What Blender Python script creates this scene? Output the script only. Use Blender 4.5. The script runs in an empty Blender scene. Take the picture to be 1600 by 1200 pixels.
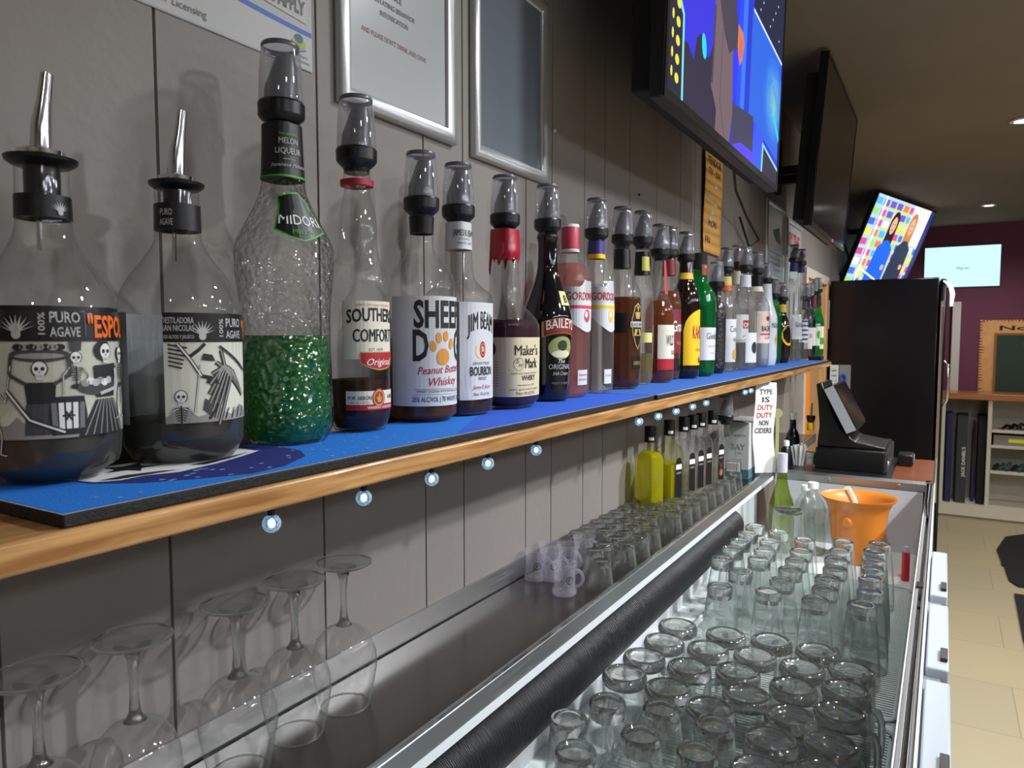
import bpy, math, random
from mathutils import Vector, Matrix
sc = bpy.context.scene
random.seed(7)
PI = math.pi
# ---------------------------------------------------------------- camera
F = 1130.0
PITCH = math.atan(74 / F)
YAW = math.atan(677 * math.cos(PITCH) / F)
CAM = Vector((.625, 0, 1.5))
cd = bpy.data.cameras.new('camera')
cam = bpy.data.objects.new('camera', cd)
sc.collection.objects.link(cam)
cam.location = CAM
cam.rotation_euler = (PI / 2 - PITCH, 0, YAW)
cd.sensor_width = 36
cd.lens = F / 1600 * 36
cd.clip_start = .02
cd.dof.use_dof = True
cd.dof.focus_distance = 1.0
cd.dof.aperture_fstop = 15
sc.camera = cam
sc.view_settings.view_transform = 'Standard'
sc.view_settings.look = 'None'
sc.view_settings.exposure = 0.42
sc.view_settings.gamma = 1
sc.view_settings.use_curve_mapping = False
sc.cycles.use_denoising = True
sc.cycles.max_bounces = 16
sc.cycles.diffuse_bounces = 3
sc.cycles.glossy_bounces = 5
sc.cycles.transmission_bounces = 14
sc.cycles.transparent_max_bounces = 48
sc.cycles.caustics_refractive = False
sc.cycles.caustics_reflective = False
sc.cycles.sample_clamp_indirect = 6
w = bpy.data.worlds.new('world')
sc.world = w
w.use_nodes = True
w.node_tree.nodes['Background'].inputs[0].default_value = (.5, .55, .6, 1)
w.node_tree.nodes['Background'].inputs[1].default_value = .3
CEIL = 2.465
# downlights: x, y, energy, colour
LAMPS = [(.72, 1.35, 9, (.93, .97, 1)), (1.55, 1.35, 34, (.93, .97, 1)), (1.75, .1, 9, (.93, .97, 1)), (1.75, 2.3, 60, (.95, .98, 1)),
         (2.9, .9, 26, (.93, .97, 1)), (.889, 3.995, 20, (1, .97, .93)), (.867, 6.41, 13, (1, .95, .86)),
         (2.6, 4.8, 34, (1, .93, .82)), (1.3, -1.2, 7, (.93, .97, 1))]
for i, (lx, ly, e, c) in enumerate(LAMPS):
    ld = bpy.data.lights.new('downlight_lamp', 'SPOT')
    ld.energy = e * 2.5
    ld.color = c
    ld.spot_size = math.radians(158)
    ld.spot_blend = .7
    ld.shadow_soft_size = .045
    lo = bpy.data.objects.new('downlight_lamp', ld)
    lo.location = (lx, ly, CEIL - .03)
    sc.collection.objects.link(lo)


def ray(px, py):
    a = (px - 800) / F
    b = -(py - 600) / F
    h = math.cos(PITCH) + b * math.sin(PITCH)
    z = -math.sin(PITCH) + b * math.cos(PITCH)
    return Vector((a * math.cos(YAW) - h * math.sin(YAW), a * math.sin(YAW) + h * math.cos(YAW), z))


def at(px, py, x=None, y=None, z=None):
    d = ray(px, py)
    t = (x - CAM.x) / d.x if x is not None else (y - CAM.y) / d.y if y is not None else (z - CAM.z) / d.z
    return CAM + d * t


# ---------------------------------------------------------------- materials
MATS = {}


def lin(c):
    return tuple((v / 255 / 12.92 if v / 255 <= .04045 else ((v / 255 + .055) / 1.055) ** 2.4) for v in c)


def M(name, c=(128, 128, 128), rough=.5, metal=0, emit=0, coat=0, bump=None, noise=None, spec=.5):
    """principled; noise=(scale, amount) varies the colour, bump=(scale, strength)"""
    if name in MATS:
        return MATS[name]
    m = bpy.data.materials.new(name)
    m.use_nodes = True
    nt = m.node_tree
    b = nt.nodes['Principled BSDF']
    L = lin(c) + (1,)
    b.inputs['Base Color'].default_value = L
    b.inputs['Roughness'].default_value = rough
    b.inputs['Metallic'].default_value = metal
    b.inputs['Specular IOR Level'].default_value = spec
    b.inputs['Coat Weight'].default_value = coat
    if emit:
        b.inputs['Emission Color'].default_value = L
        b.inputs['Emission Strength'].default_value = emit
        b.inputs['Base Color'].default_value = (.01, .01, .01, 1)
    tc = nt.nodes.new('ShaderNodeTexCoord')
    if noise:
        n = nt.nodes.new('ShaderNodeTexNoise')
        n.inputs['Scale'].default_value = noise[0]
        n.inputs['Detail'].default_value = 6
        mx = nt.nodes.new('ShaderNodeMix')
        mx.data_type = 'RGBA'
        mx.inputs[6].default_value = tuple(v * (1 - noise[1]) for v in L[:3]) + (1,)
        mx.inputs[7].default_value = tuple(min(1, v * (1 + noise[1])) for v in L[:3]) + (1,)
        nt.links.new(tc.outputs['Object'], n.inputs['Vector'])
        nt.links.new(n.outputs['Fac'], mx.inputs[0])
        nt.links.new(mx.outputs[2], b.inputs['Base Color'])
    if bump:
        n = nt.nodes.new('ShaderNodeTexNoise')
        n.inputs['Scale'].default_value = bump[0]
        bp = nt.nodes.new('ShaderNodeBump')
        bp.inputs['Strength'].default_value = bump[1]
        bp.inputs['Distance'].default_value = .005
        nt.links.new(tc.outputs['Object'], n.inputs['Vector'])
        nt.links.new(n.outputs['Fac'], bp.inputs['Height'])
        nt.links.new(bp.outputs['Normal'], b.inputs['Normal'])
    MATS[name] = m
    return m


def thin_glass(name, tint=(.95, .97, .96), edge=(.45, .5, .5), refl=1.0, bump=None, rough=.006, blend=.5, epow=3.5, haze=0.0):
    """thin clear wall: see-through, darker and more mirror-like towards its edges"""
    m = bpy.data.materials.new(name)
    m.use_nodes = True
    nt = m.node_tree
    nt.nodes.clear()
    out = nt.nodes.new('ShaderNodeOutputMaterial')
    tr = nt.nodes.new('ShaderNodeBsdfTransparent')
    gl = nt.nodes.new('ShaderNodeBsdfGlossy')
    gl.inputs['Roughness'].default_value = rough
    lw = nt.nodes.new('ShaderNodeLayerWeight')
    lw.inputs['Blend'].default_value = blend
    mx = nt.nodes.new('ShaderNodeMix')
    mx.data_type = 'RGBA'
    mx.inputs[6].default_value = tint + (1,)
    mx.inputs[7].default_value = edge + (1,)
    fr = nt.nodes.new('ShaderNodeLayerWeight')
    fr.inputs['Blend'].default_value = .5
    pw = nt.nodes.new('ShaderNodeMath')
    pw.operation = 'POWER'
    pw.inputs[1].default_value = 5.0
    mu = nt.nodes.new('ShaderNodeMath')
    mu.operation = 'MULTIPLY_ADD'
    mu.inputs[1].default_value = .42 * refl
    mu.inputs[2].default_value = .045 * refl
    ms = nt.nodes.new('ShaderNodeMixShader')
    ep = nt.nodes.new('ShaderNodeMath')
    ep.operation = 'POWER'
    ep.inputs[1].default_value = epow
    nt.links.new(lw.outputs['Facing'], ep.inputs[0])
    nt.links.new(ep.outputs[0], mx.inputs[0])
    nt.links.new(mx.outputs[2], tr.inputs['Color'])
    nt.links.new(fr.outputs['Facing'], pw.inputs[0])
    nt.links.new(pw.outputs[0], mu.inputs[0])
    nt.links.new(mu.outputs[0], ms.inputs[0])
    cur = tr.outputs[0]
    if haze:
        # wash haze and painted-in light: a pale cloudy share, brightest where seen edge-on
        d1 = nt.nodes.new('ShaderNodeBsdfDiffuse')
        d2 = nt.nodes.new('ShaderNodeBsdfTranslucent')
        for d_ in (d1, d2):
            d_.inputs['Color'].default_value = (.62, .66, .64, 1)
        ad = nt.nodes.new('ShaderNodeAddShader')
        nt.links.new(d1.outputs[0], ad.inputs[0])
        nt.links.new(d2.outputs[0], ad.inputs[1])
        hm = nt.nodes.new('ShaderNodeMath')
        hm.operation = 'MULTIPLY_ADD'
        hm.inputs[1].default_value = haze
        hm.inputs[2].default_value = haze * .035
        h2 = nt.nodes.new('ShaderNodeMixShader')
        nt.links.new(ep.outputs[0], hm.inputs[0])
        nt.links.new(hm.outputs[0], h2.inputs[0])
        nt.links.new(cur, h2.inputs[1])
        nt.links.new(ad.outputs[0], h2.inputs[2])
        cur = h2.outputs[0]
    nt.links.new(cur, ms.inputs[1])
    nt.links.new(gl.outputs[0], ms.inputs[2])
    nt.links.new(ms.outputs[0], out.inputs['Surface'])
    if bump:
        tc = nt.nodes.new('ShaderNodeTexCoord')
        n = nt.nodes.new('ShaderNodeTexVoronoi' if bump[2] else 'ShaderNodeTexNoise')
        n.inputs['Scale'].default_value = bump[0]
        bp = nt.nodes.new('ShaderNodeBump')
        bp.inputs['Strength'].default_value = bump[1]
        bp.inputs['Distance'].default_value = .004
        nt.links.new(tc.outputs['Object'], n.inputs['Vector'])
        nt.links.new(n.outputs[0], bp.inputs['Height'])
        for q in (gl.inputs['Normal'], fr.inputs['Normal'], lw.inputs['Normal']):
            nt.links.new(bp.outputs['Normal'], q)
    MATS[name] = m
    return m


def soft_glass(name, tint, diff, df=.25, refl=1.0, solid=0.0, ior=1.33, bump=None, rough=.006):
    """see-through body with a cloudy share: transparent + diffuse (+ some refracting glass) + surface reflection"""
    m = bpy.data.materials.new(name)
    m.use_nodes = True
    nt = m.node_tree
    nt.nodes.clear()
    N = nt.nodes.new
    L = nt.links.new
    out = N('ShaderNodeOutputMaterial')
    tr = N('ShaderNodeBsdfTransparent')
    tr.inputs['Color'].default_value = tint + (1,)
    cur = tr.outputs[0]
    gn = []
    if solid:
        g = N('ShaderNodeBsdfGlass')
        g.inputs['Color'].default_value = tint + (1,)
        g.inputs['IOR'].default_value = ior
        ms = N('ShaderNodeMixShader')
        ms.inputs[0].default_value = solid
        L(cur, ms.inputs[1])
        L(g.outputs[0], ms.inputs[2])
        cur = ms.outputs[0]
        gn.append(g.inputs['Normal'])
    if df:
        d = N('ShaderNodeBsdfDiffuse')
        d.inputs['Color'].default_value = diff + (1,)
        tl = N('ShaderNodeBsdfTranslucent')
        tl.inputs['Color'].default_value = diff + (1,)
        a = N('ShaderNodeAddShader')
        L(d.outputs[0], a.inputs[0])
        L(tl.outputs[0], a.inputs[1])
        ms = N('ShaderNodeMixShader')
        ms.inputs[0].default_value = df
        L(cur, ms.inputs[1])
        L(a.outputs[0], ms.inputs[2])
        cur = ms.outputs[0]
    fr = N('ShaderNodeLayerWeight')
    fr.inputs['Blend'].default_value = .5
    pw = N('ShaderNodeMath')
    pw.operation = 'POWER'
    pw.inputs[1].default_value = 5.0
    mu = N('ShaderNodeMath')
    mu.operation = 'MULTIPLY_ADD'
    mu.inputs[1].default_value = .42 * refl
    mu.inputs[2].default_value = .045 * refl
    gl = N('ShaderNodeBsdfGlossy')
    gl.inputs['Roughness'].default_value = rough
    ms = N('ShaderNodeMixShader')
    L(fr.outputs['Facing'], pw.inputs[0])
    L(pw.outputs[0], mu.inputs[0])
    L(mu.outputs[0], ms.inputs[0])
    L(cur, ms.inputs[1])
    L(gl.outputs[0], ms.inputs[2])
    L(ms.outputs[0], out.inputs['Surface'])
    if bump:
        tc = N('ShaderNodeTexCoord')
        n = N('ShaderNodeTexVoronoi')
        n.inputs['Scale'].default_value = bump[0]
        bp = N('ShaderNodeBump')
        bp.inputs['Strength'].default_value = bump[1]
        bp.inputs['Distance'].default_value = .004
        L(tc.outputs['Object'], n.inputs['Vector'])
        L(n.outputs[0], bp.inputs['Height'])
        for q in gn + [gl.inputs['Normal'], fr.inputs['Normal']]:
            L(bp.outputs['Normal'], q)
    MATS[name] = m
    return m


def solid_glass(name, col=(.95, .98, .97), ior=1.45, rough=0.0, bump=None):
    m = bpy.data.materials.new(name)
    m.use_nodes = True
    nt = m.node_tree
    nt.nodes.clear()
    out = nt.nodes.new('ShaderNodeOutputMaterial')
    g = nt.nodes.new('ShaderNodeBsdfGlass')
    g.inputs['Color'].default_value = col + (1,)
    g.inputs['IOR'].default_value = ior
    g.inputs['Roughness'].default_value = rough
    nt.links.new(g.outputs[0], out.inputs['Surface'])
    if bump:
        tc = nt.nodes.new('ShaderNodeTexCoord')
        n = nt.nodes.new('ShaderNodeTexVoronoi')
        n.inputs['Scale'].default_value = bump[0]
        bp = nt.nodes.new('ShaderNodeBump')
        bp.inputs['Strength'].default_value = bump[1]
        bp.inputs['Distance'].default_value = .004
        nt.links.new(tc.outputs['Object'], n.inputs['Vector'])
        nt.links.new(n.outputs[0], bp.inputs['Height'])
        nt.links.new(bp.outputs['Normal'], g.inputs['Normal'])
    MATS[name] = m
    return m


def wood(name, c1, c2, axis=1, scale=6, rough=.3, coat=.3):
    m = M(name, c1, rough, coat=coat)
    nt = m.node_tree
    b = nt.nodes['Principled BSDF']
    tc = nt.nodes['Texture Coordinate']
    mp = nt.nodes.new('ShaderNodeMapping')
    s = [14.0, 14.0, 14.0]
    s[axis] = .7
    mp.inputs['Scale'].default_value = s
    n = nt.nodes.new('ShaderNodeTexNoise')
    n.inputs['Scale'].default_value = scale
    n.inputs['Detail'].default_value = 8
    n.inputs['Distortion'].default_value = .6
    cr = nt.nodes.new('ShaderNodeValToRGB')
    cr.color_ramp.elements[0].position = .35
    cr.color_ramp.elements[1].position = .65
    cr.color_ramp.elements[0].color = lin(c1) + (1,)
    cr.color_ramp.elements[1].color = lin(c2) + (1,)
    nt.links.new(tc.outputs['Object'], mp.inputs[0])
    nt.links.new(mp.outputs[0], n.inputs['Vector'])
    nt.links.new(n.outputs['Fac'], cr.inputs[0])
    nt.links.new(cr.outputs[0], b.inputs['Base Color'])
    return m


def steel(name, c, rough, sx=(200, 3, 200)):
    m = M(name, c, rough, 1)
    nt = m.node_tree
    b = nt.nodes['Principled BSDF']
    tc = nt.nodes['Texture Coordinate']
    mp = nt.nodes.new('ShaderNodeMapping')
    mp.inputs['Scale'].default_value = sx
    n = nt.nodes.new('ShaderNodeTexNoise')
    n.inputs['Scale'].default_value = 1.5
    n.inputs['Detail'].default_value = 5
    mr = nt.nodes.new('ShaderNodeMapRange')
    mr.inputs[3].default_value = rough * .7
    mr.inputs[4].default_value = rough * 1.5
    nt.links.new(tc.outputs['Object'], mp.inputs[0])
    nt.links.new(mp.outputs[0], n.inputs['Vector'])
    nt.links.new(n.outputs['Fac'], mr.inputs[0])
    nt.links.new(mr.outputs[0], b.inputs['Roughness'])
    return m


# ---------------------------------------------------------------- mesh builder
class MB:
    def __init__(s):
        s.v, s.f, s.m, s.mats = [], [], [], []

    def mi(s, mat):
        if mat not in s.mats:
            s.mats.append(mat)
        return s.mats.index(mat)

    def add(s, vs, fs, mat, T=None):
        k = len(s.v)
        i = s.mi(mat)
        s.v += [tuple(T @ Vector(p)) for p in vs] if T else [tuple(p) for p in vs]
        s.f += [tuple(a + k for a in f) for f in fs]
        s.m += [i] * len(fs)
        return s

    def box(s, x0, x1, y0, y1, z0, z1, mat, T=None):
        vs = [(x, y, z) for x in (x0, x1) for y in (y0, y1) for z in (z0, z1)]
        return s.add(vs, [(0, 1, 3, 2), (4, 6, 7, 5), (0, 4, 5, 1), (2, 3, 7, 6), (0, 2, 6, 4), (1, 5, 7, 3)], mat, T)

    def lathe(s, prof, mat, seg=28, c=(0, 0, 0), n=2, T=None, a0=0.0):
        vs, fs = [], []
        for (r, z) in prof:
            for k in range(seg):
                a = a0 + 2 * PI * k / seg
                q = r * sup(a, n)
                vs.append((c[0] + q * math.cos(a), c[1] + q * math.sin(a), c[2] + z))
        for i in range(len(prof) - 1):
            for k in range(seg):
                a, b = i * seg + k, i * seg + (k + 1) % seg
                fs.append((a, b, b + seg, a + seg))
        return s.add(vs, fs, mat, T)

    def tube(s, pts, r, mat, seg=8, T=None, closed=False):
        pts = [Vector(p) for p in pts]
        n = len(pts)
        rr = r if isinstance(r, (list, tuple)) else [r] * n
        vs, fs = [], []
        up = None
        for i, p in enumerate(pts):
            if closed:
                d = pts[(i + 1) % n] - pts[i - 1]
            else:
                d = pts[min(i + 1, n - 1)] - pts[max(i - 1, 0)]
            d.normalize()
            if up is None:
                up = d.orthogonal().normalized()
            else:
                up = (up - d * up.dot(d)).normalized()
            q = d.cross(up)
            for k in range(seg):
                a = 2 * PI * k / seg
                vs.append(p + (up * math.cos(a) + q * math.sin(a)) * rr[i])
        for i in range(n if closed else n - 1):
            j = (i + 1) % n
            for k in range(seg):
                l = (k + 1) % seg
                fs.append((i * seg + k, i * seg + l, j * seg + l, j * seg + k))
        if not closed:
            fs.append(tuple(range(seg))[::-1])
            fs.append(tuple((n - 1) * seg + k for k in range(seg)))
        return s.add(vs, fs, mat, T)

    def prism(s, poly, lo, hi, mat, axis='y', T=None):
        """extrude a 2D outline: axis y -> outline in (x,z); axis z -> (x,y); axis x -> (y,z)"""
        n = len(poly)
        f = {'y': lambda p, t: (p[0], t, p[1]), 'z': lambda p, t: (p[0], p[1], t), 'x': lambda p, t: (t, p[0], p[1])}[axis]
        vs = [f(p, lo) for p in poly] + [f(p, hi) for p in poly]
        fs = [tuple(range(n))[::-1], tuple(range(n, 2 * n))] + [(i, (i + 1) % n, (i + 1) % n + n, i + n) for i in range(n)]
        return s.add(vs, fs, mat, T)

    def build(s, name, parent=None, bevel=0, smooth=40, loc=None):
        me = bpy.data.meshes.new(name)
        me.from_pydata([tuple(p) for p in s.v], [], s.f)
        for m in s.mats:
            me.materials.append(m)
        me.polygons.foreach_set('material_index', s.m)
        if smooth:
            me.polygons.foreach_set('use_smooth', [True] * len(s.f))
            me.set_sharp_from_angle(angle=math.radians(smooth))
        me.update()
        o = bpy.data.objects.new(name, me)
        sc.collection.objects.link(o)
        if parent:
            o.parent = parent
        if loc:
            o.location = loc
        if bevel:
            b = o.modifiers.new('bevel', 'BEVEL')
            b.width = bevel
            b.segments = 2
            b.limit_method = 'ANGLE'
        return o


def sup(a, n):
    if n == 2:
        return 1.0
    c, s_ = abs(math.cos(a)), abs(math.sin(a))
    return 1 / (c ** n + s_ ** n) ** (1 / n)


LABELS = set()


def tag(o, label, cat, group=None, kind=None):
    assert label not in LABELS, label
    LABELS.add(label)
    o['label'] = label
    o['category'] = cat
    if group:
        o['group'] = group
    if kind:
        o['kind'] = kind
    return o


def thing(name, label, cat, loc=(0, 0, 0), rz=0, group=None):
    o = bpy.data.objects.new(name, None)
    sc.collection.objects.link(o)
    o.location = loc
    o.rotation_euler = (0, 0, rz)
    o.empty_display_size = .02
    return tag(o, label, cat, group)


def struct(mb, name, bevel=0, smooth=40):
    o = mb.build(name, bevel=bevel, smooth=smooth)
    o['kind'] = 'structure'
    return o


def copy_tree(o, parent=None):
    c = o.copy()
    sc.collection.objects.link(c)
    c.parent = parent
    for ch in list(KIDS.get(o.name, [])):
        n = copy_tree(ch, c)
        KIDS.setdefault(c.name, []).append(n)
    return c


KIDS = {}


def kid(p, o):
    KIDS.setdefault(p.name, []).append(o)
    return o


# ---------------------------------------------------------------- drawing on flat or curved surfaces
GL = {}


def glyphs(t, bold=0.0, shear=0.0):
    k = (t, bold, shear)
    if k not in GL:
        cu = bpy.data.curves.new('t', 'FONT')
        cu.body = t
        cu.size = 1
        cu.offset = bold * .5
        cu.shear = shear
        cu.resolution_u = 2
        ob = bpy.data.objects.new('t', cu)
        me = bpy.data.meshes.new_from_object(ob)
        vs = [(v.co.x, v.co.y) for v in me.vertices]
        fs = [tuple(p.vertices) for p in me.polygons]
        bpy.data.objects.remove(ob)
        bpy.data.curves.remove(cu)
        bpy.data.meshes.remove(me)
        GL[k] = (vs, fs)
    return GL[k]


def cut(poly, x, keep_left):
    out = []
    n = len(poly)
    for i in range(n):
        a, b = poly[i], poly[(i + 1) % n]
        ia = (a[0] <= x) == keep_left
        ib = (b[0] <= x) == keep_left
        if ia:
            out.append(a)
        if ia != ib:
            t = (x - a[0]) / (b[0] - a[0])
            out.append((x, a[1] + (b[1] - a[1]) * t))
    return out


def strips(vs, fs, d):
    """cut wide faces into narrow upright strips so that they bend round a curve"""
    ov, of = [], []
    for f in fs:
        p = [vs[i] for i in f]
        x0, x1 = min(q[0] for q in p), max(q[0] for q in p)
        ks = [k * d for k in range(math.floor(x0 / d) + 1, math.ceil(x1 / d))]
        for x in ks + [None]:
            q = p if x is None else cut(p, x, True)
            if x is not None:
                p = cut(p, x, False)
            if len(q) >= 3:
                of.append(tuple(range(len(ov), len(ov) + len(q))))
                ov += q
            if len(p) < 3:
                break
    return ov, of


class Cv:
    """flat drawing in metres; put() maps it onto a surface"""

    def __init__(s, step=.004):
        s.it = []
        s.step = step

    def mesh(s, vs, fs, mat, ly):
        s.it.append((vs, fs, mat, ly))
        return s

    def band(s, x0, x1, lo, hi, mat, ly=0):
        """between curves lo(x) and hi(x) (or numbers)"""
        n = max(1, int(abs(x1 - x0) / s.step))
        fl = lo if callable(lo) else (lambda x: lo)
        fh = hi if callable(hi) else (lambda x: hi)
        vs, fs = [], []
        for i in range(n + 1):
            x = x0 + (x1 - x0) * i / n
            vs += [(x, fl(x)), (x, fh(x))]
        for i in range(n):
            fs.append((2 * i, 2 * i + 2, 2 * i + 3, 2 * i + 1))
        return s.mesh(vs, fs, mat, ly)

    def poly(s, pts, mat, ly=1):
        return s.mesh(list(pts), [tuple(range(len(pts)))], mat, ly)

    def ell(s, cx, cy, rx, ry, mat, ly=1, seg=20, rot=0):
        c, q = math.cos(rot), math.sin(rot)
        pts = []
        for k in range(seg):
            a = 2 * PI * k / seg
            x, y = rx * math.cos(a), ry * math.sin(a)
            pts.append((cx + x * c - y * q, cy + x * q + y * c))
        return s.poly(pts, mat, ly)

    def ring(s, cx, cy, rx, ry, w, mat, ly=1, seg=28):
        vs, fs = [], []
        for k in range(seg):
            a = 2 * PI * k / seg
            vs += [(cx + rx * math.cos(a), cy + ry * math.sin(a)), (cx + (rx - w) * math.cos(a), cy + (ry - w) * math.sin(a))]
        for k in range(seg):
            j = (k + 1) % seg
            fs.append((2 * k, 2 * j, 2 * j + 1, 2 * k + 1))
        return s.mesh(vs, fs, mat, ly)

    def line(s, pts, w, mat, ly=1):
        for (a, b) in zip(pts[:-1], pts[1:]):
            d = Vector((b[0] - a[0], b[1] - a[1]))
            if d.length < 1e-7:
                continue
            q = Vector((-d.y, d.x)).normalized() * w / 2
            s.poly([(a[0] - q.x, a[1] - q.y), (b[0] - q.x, b[1] - q.y), (b[0] + q.x, b[1] + q.y), (a[0] + q.x, a[1] + q.y)], mat, ly)
        return s

    def text(s, t, x, y, h, mat, w=None, al='c', ly=2, bold=0.0, shear=0.0, rot=0, arch=0):
        """h = cap height, w = total width (stretches); (x,y) = centre/left of baseline"""
        if bold and 'M' in t and rot == 0 and not getattr(s, 'nest', 0):
            # thicken by three close copies: the outline offset spoils this letter
            s.nest = 1
            e = bold * h * .45
            for k, q in enumerate((-e, 0, e)):
                s.text(t, x + q, y, h, mat, w=w, al=al, ly=ly + .12 * k, shear=shear, arch=arch)
            s.nest = 0
            return s
        vs, fs = glyphs(t, bold, shear)
        if not vs:
            return s
        x0 = min(v[0] for v in vs)
        x1 = max(v[0] for v in vs)
        ky = h / .69
        kx = (w / (x1 - x0)) if w else ky
        ww = (x1 - x0) * kx
        ox = {'c': -ww / 2, 'l': 0, 'r': -ww}[al]
        c, q = math.cos(rot), math.sin(rot)
        o = []
        for (a, b) in vs:
            u, v = (a - x0) * kx + ox, b * ky
            if arch:
                v += arch * (1 - (2 * u / ww) ** 2)
            o.append((x + u * c - v * q, y + u * q + v * c))
        return s.mesh(o, fs, mat, ly)

    def put(s, mb, f, lift=.00025, split=0):
        for vs, fs, mat, ly in s.it:
            if split:
                vs, fs = strips(vs, fs, split)
            mb.add([f(x, y, ly * lift) for x, y in vs], fs, mat)
        return mb


def on_plane(o, u, v):
    o, u, v = Vector(o), Vector(u).normalized(), Vector(v).normalized()
    n = u.cross(v)
    return lambda x, y, l: o + u * x + v * y + n * l


# ---------------------------------------------------------------- shared materials
WALL = M('wall_paint', (141, 134, 129), .55, noise=(3, .09), bump=(60, .12))
CEILM = M('ceiling_paint', (124, 114, 98), .9, noise=(2.2, .12), bump=(25, .5))
PURPLE = M('purple_paint', (108, 56, 84), .7, noise=(3, .1))
WHITE = M('white_enamel', (214, 220, 222), .35, noise=(8, .05))
BENCH = M('bench_white', (236, 243, 240), .4, noise=(9, .06))
STEEL = steel('brushed_steel', (190, 190, 192), .34)
STEELD = steel('dark_steel', (112, 109, 106), .2)
CHROME = M('chrome', (225, 225, 228), .12, 1)
BLACKP = M('black_plastic', (16, 16, 18), .32)
BLACKM = M('black_matte', (14, 14, 15), .75)
RUBBER = M('black_rubber', (11, 11, 12), .65, bump=(300, .2))
PINE = wood('varnished_pine', (146, 98, 50), (204, 156, 100), 1, 9)
PINEV = wood('pine_trim', (196, 150, 98), (226, 184, 134), 2)
REDWOOD = wood('red_timber', (110, 58, 34), (142, 80, 46), 0)
PAPER = M('paper', (232, 232, 228), .7)
INK = M('ink', (30, 30, 34), .6)
WHITEINK = M('white_ink', (232, 232, 230), .6)
GREY = M('grey_ink', (120, 120, 122), .6)
RED = M('red_ink', (178, 30, 44), .5)
ORANGE = M('orange_ink', (240, 110, 20), .5)
GOLD = M('gold_ink', (196, 160, 82), .4)
YELLOW = M('yellow_ink', (240, 196, 20), .5)
CREAM = M('cream_paper', (226, 216, 184), .6)
BLUE = M('mat_blue', (14, 116, 214), .85, bump=(500, .2))
BLUE2 = M('mat_royal', (34, 90, 206), .85, bump=(500, .2))
NAVY = M('mat_navy', (14, 28, 110), .85)
GREEN = M('green_ink', (60, 170, 40), .5)
ALU = M('aluminium', (205, 208, 210), .32, .6)
CLEAR = thin_glass('clear_glass', (.985, .99, .985), (.30, .33, .33), 1.5, haze=.12)
GOBLET = thin_glass('goblet_glass', (.99, .993, .993), (.42, .44, .44), 2.0, haze=.25, epow=4)
CLEARG = thin_glass('clear_glass_green', (.995, .999, .997), (.34, .40, .38), 1.5, epow=5, haze=.30)
SMOKE = soft_glass('cup_plastic', (.86, .86, .88), (.52, .52, .56), .16, 2.2)
VIOLET = soft_glass('shot_plastic', (.92, .915, .94), (.62, .61, .69), .15, 3.0)
BASEG = soft_glass('glass_base', (.99, .998, .994), (.66, .72, .70), .02, 2.2, .80, 1.45)
STEMG = soft_glass('glass_stem', (.98, .985, .985), (.66, .68, .68), .02, 2.6, .85, 1.45)
BUMPY = thin_glass('textured_glass', (.95, .96, .95), (.25, .28, .26), 2.0, (150, .8, True), epow=2.5)
SPOUT = M('spout_grey', (84, 86, 94), .3, .2, noise=(90, .5))

# ---------------------------------------------------------------- the setting
GROOVES = [-1.6, -1.25, -1.0, -.72, -.45, -.22, .04, .266, .413, .611, .807, .902, 1.092, 1.188, 1.327, 1.425, 1.565, 1.745, 1.929,
           2.06, 2.2, 2.36, 2.46, 2.62, 2.72, 2.9, 3.0, 3.17, 3.3, 3.46, 3.6, 3.76]


def wall_strip(mb, y0, y1, z0, z1, x=0.0, grooves=GROOVES):
    ys = [y0]
    pr = [(x, y0)]
    for g in grooves:
        if y0 + .02 < g < y1 - .02:
            pr += [(x, g - .0016), (x - .004, g - .0006), (x - .004, g + .0006), (x, g + .0016)]
    pr.append((x, y1))
    vs = []
    for (a, b) in pr:
        vs += [(a, b, z0), (a, b, z1)]
    fs = [(2 * i, 2 * i + 2, 2 * i + 3, 2 * i + 1) for i in range(len(pr) - 1)]
    mb.add(vs, fs, WALL)


DO0, DO1, DOZ = 3.95, 4.62, 1.80          # the doorway in the long wall
mb = MB()
wall_strip(mb, -2.5, DO0, 0, CEIL)
wall_strip(mb, DO0, DO1, DOZ, CEIL)
wall_strip(mb, DO1, 7.45, 0, CEIL, grooves=[4.9, 5.2, 5.5, 5.8, 6.1, 6.4])
mb.box(-.1, -.005, -2.5, DO0, 0, CEIL, WALL)
mb.box(-.1, -.005, DO1, 7.45, 0, CEIL, WALL)
mb.box(-.1, -.005, DO0, DO1, DOZ, CEIL, WALL)
struct(mb, 'wall_left', smooth=0)
ORW = M('orange_paint', (246, 140, 34), .6)
struct(MB().box(-1.3, -1.2, 3.0, 6.0, 0, CEIL, ORW).box(-1.3, -.1, 5.2, 5.3, 0, CEIL, ORW), 'wall_hallway', smooth=0)
mb = MB()
mb.box(-.1, .022, DO0 - .06, DO0 - .01, 0, DOZ + .05, M('trim_white', (206, 198, 186), .5)).box(-.1, .022, DO1, DO1 + .07, 0, DOZ + .05, PINEV)
mb.box(-.1, .022, DO0 - .01, DO1, DOZ, DOZ + .05, M('trim_white'))
mb.box(-.09, .012, DO0 - .01, DO0 + .19, 0, DOZ, ORW)
struct(mb, 'trim_1', bevel=.003)
struct(MB().box(-.06, .004, DO0 + .195, DO1 - .005, .01, DOZ - .01, PINEV), 'door_1')
struct(MB().box(-.1, 5, 7.45, 7.55, 0, CEIL, PURPLE), 'wall_far', smooth=0)
struct(MB().box(4.5, 4.6, -2.6, 7.5, 0, CEIL, M('right_wall', (176, 170, 164), .7)), 'wall_right', smooth=0)
struct(MB().box(-.1, 4.6, -2.6, -2.5, 0, CEIL, M('back_wall', (170, 166, 162), .7)), 'wall_back', smooth=0)
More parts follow.
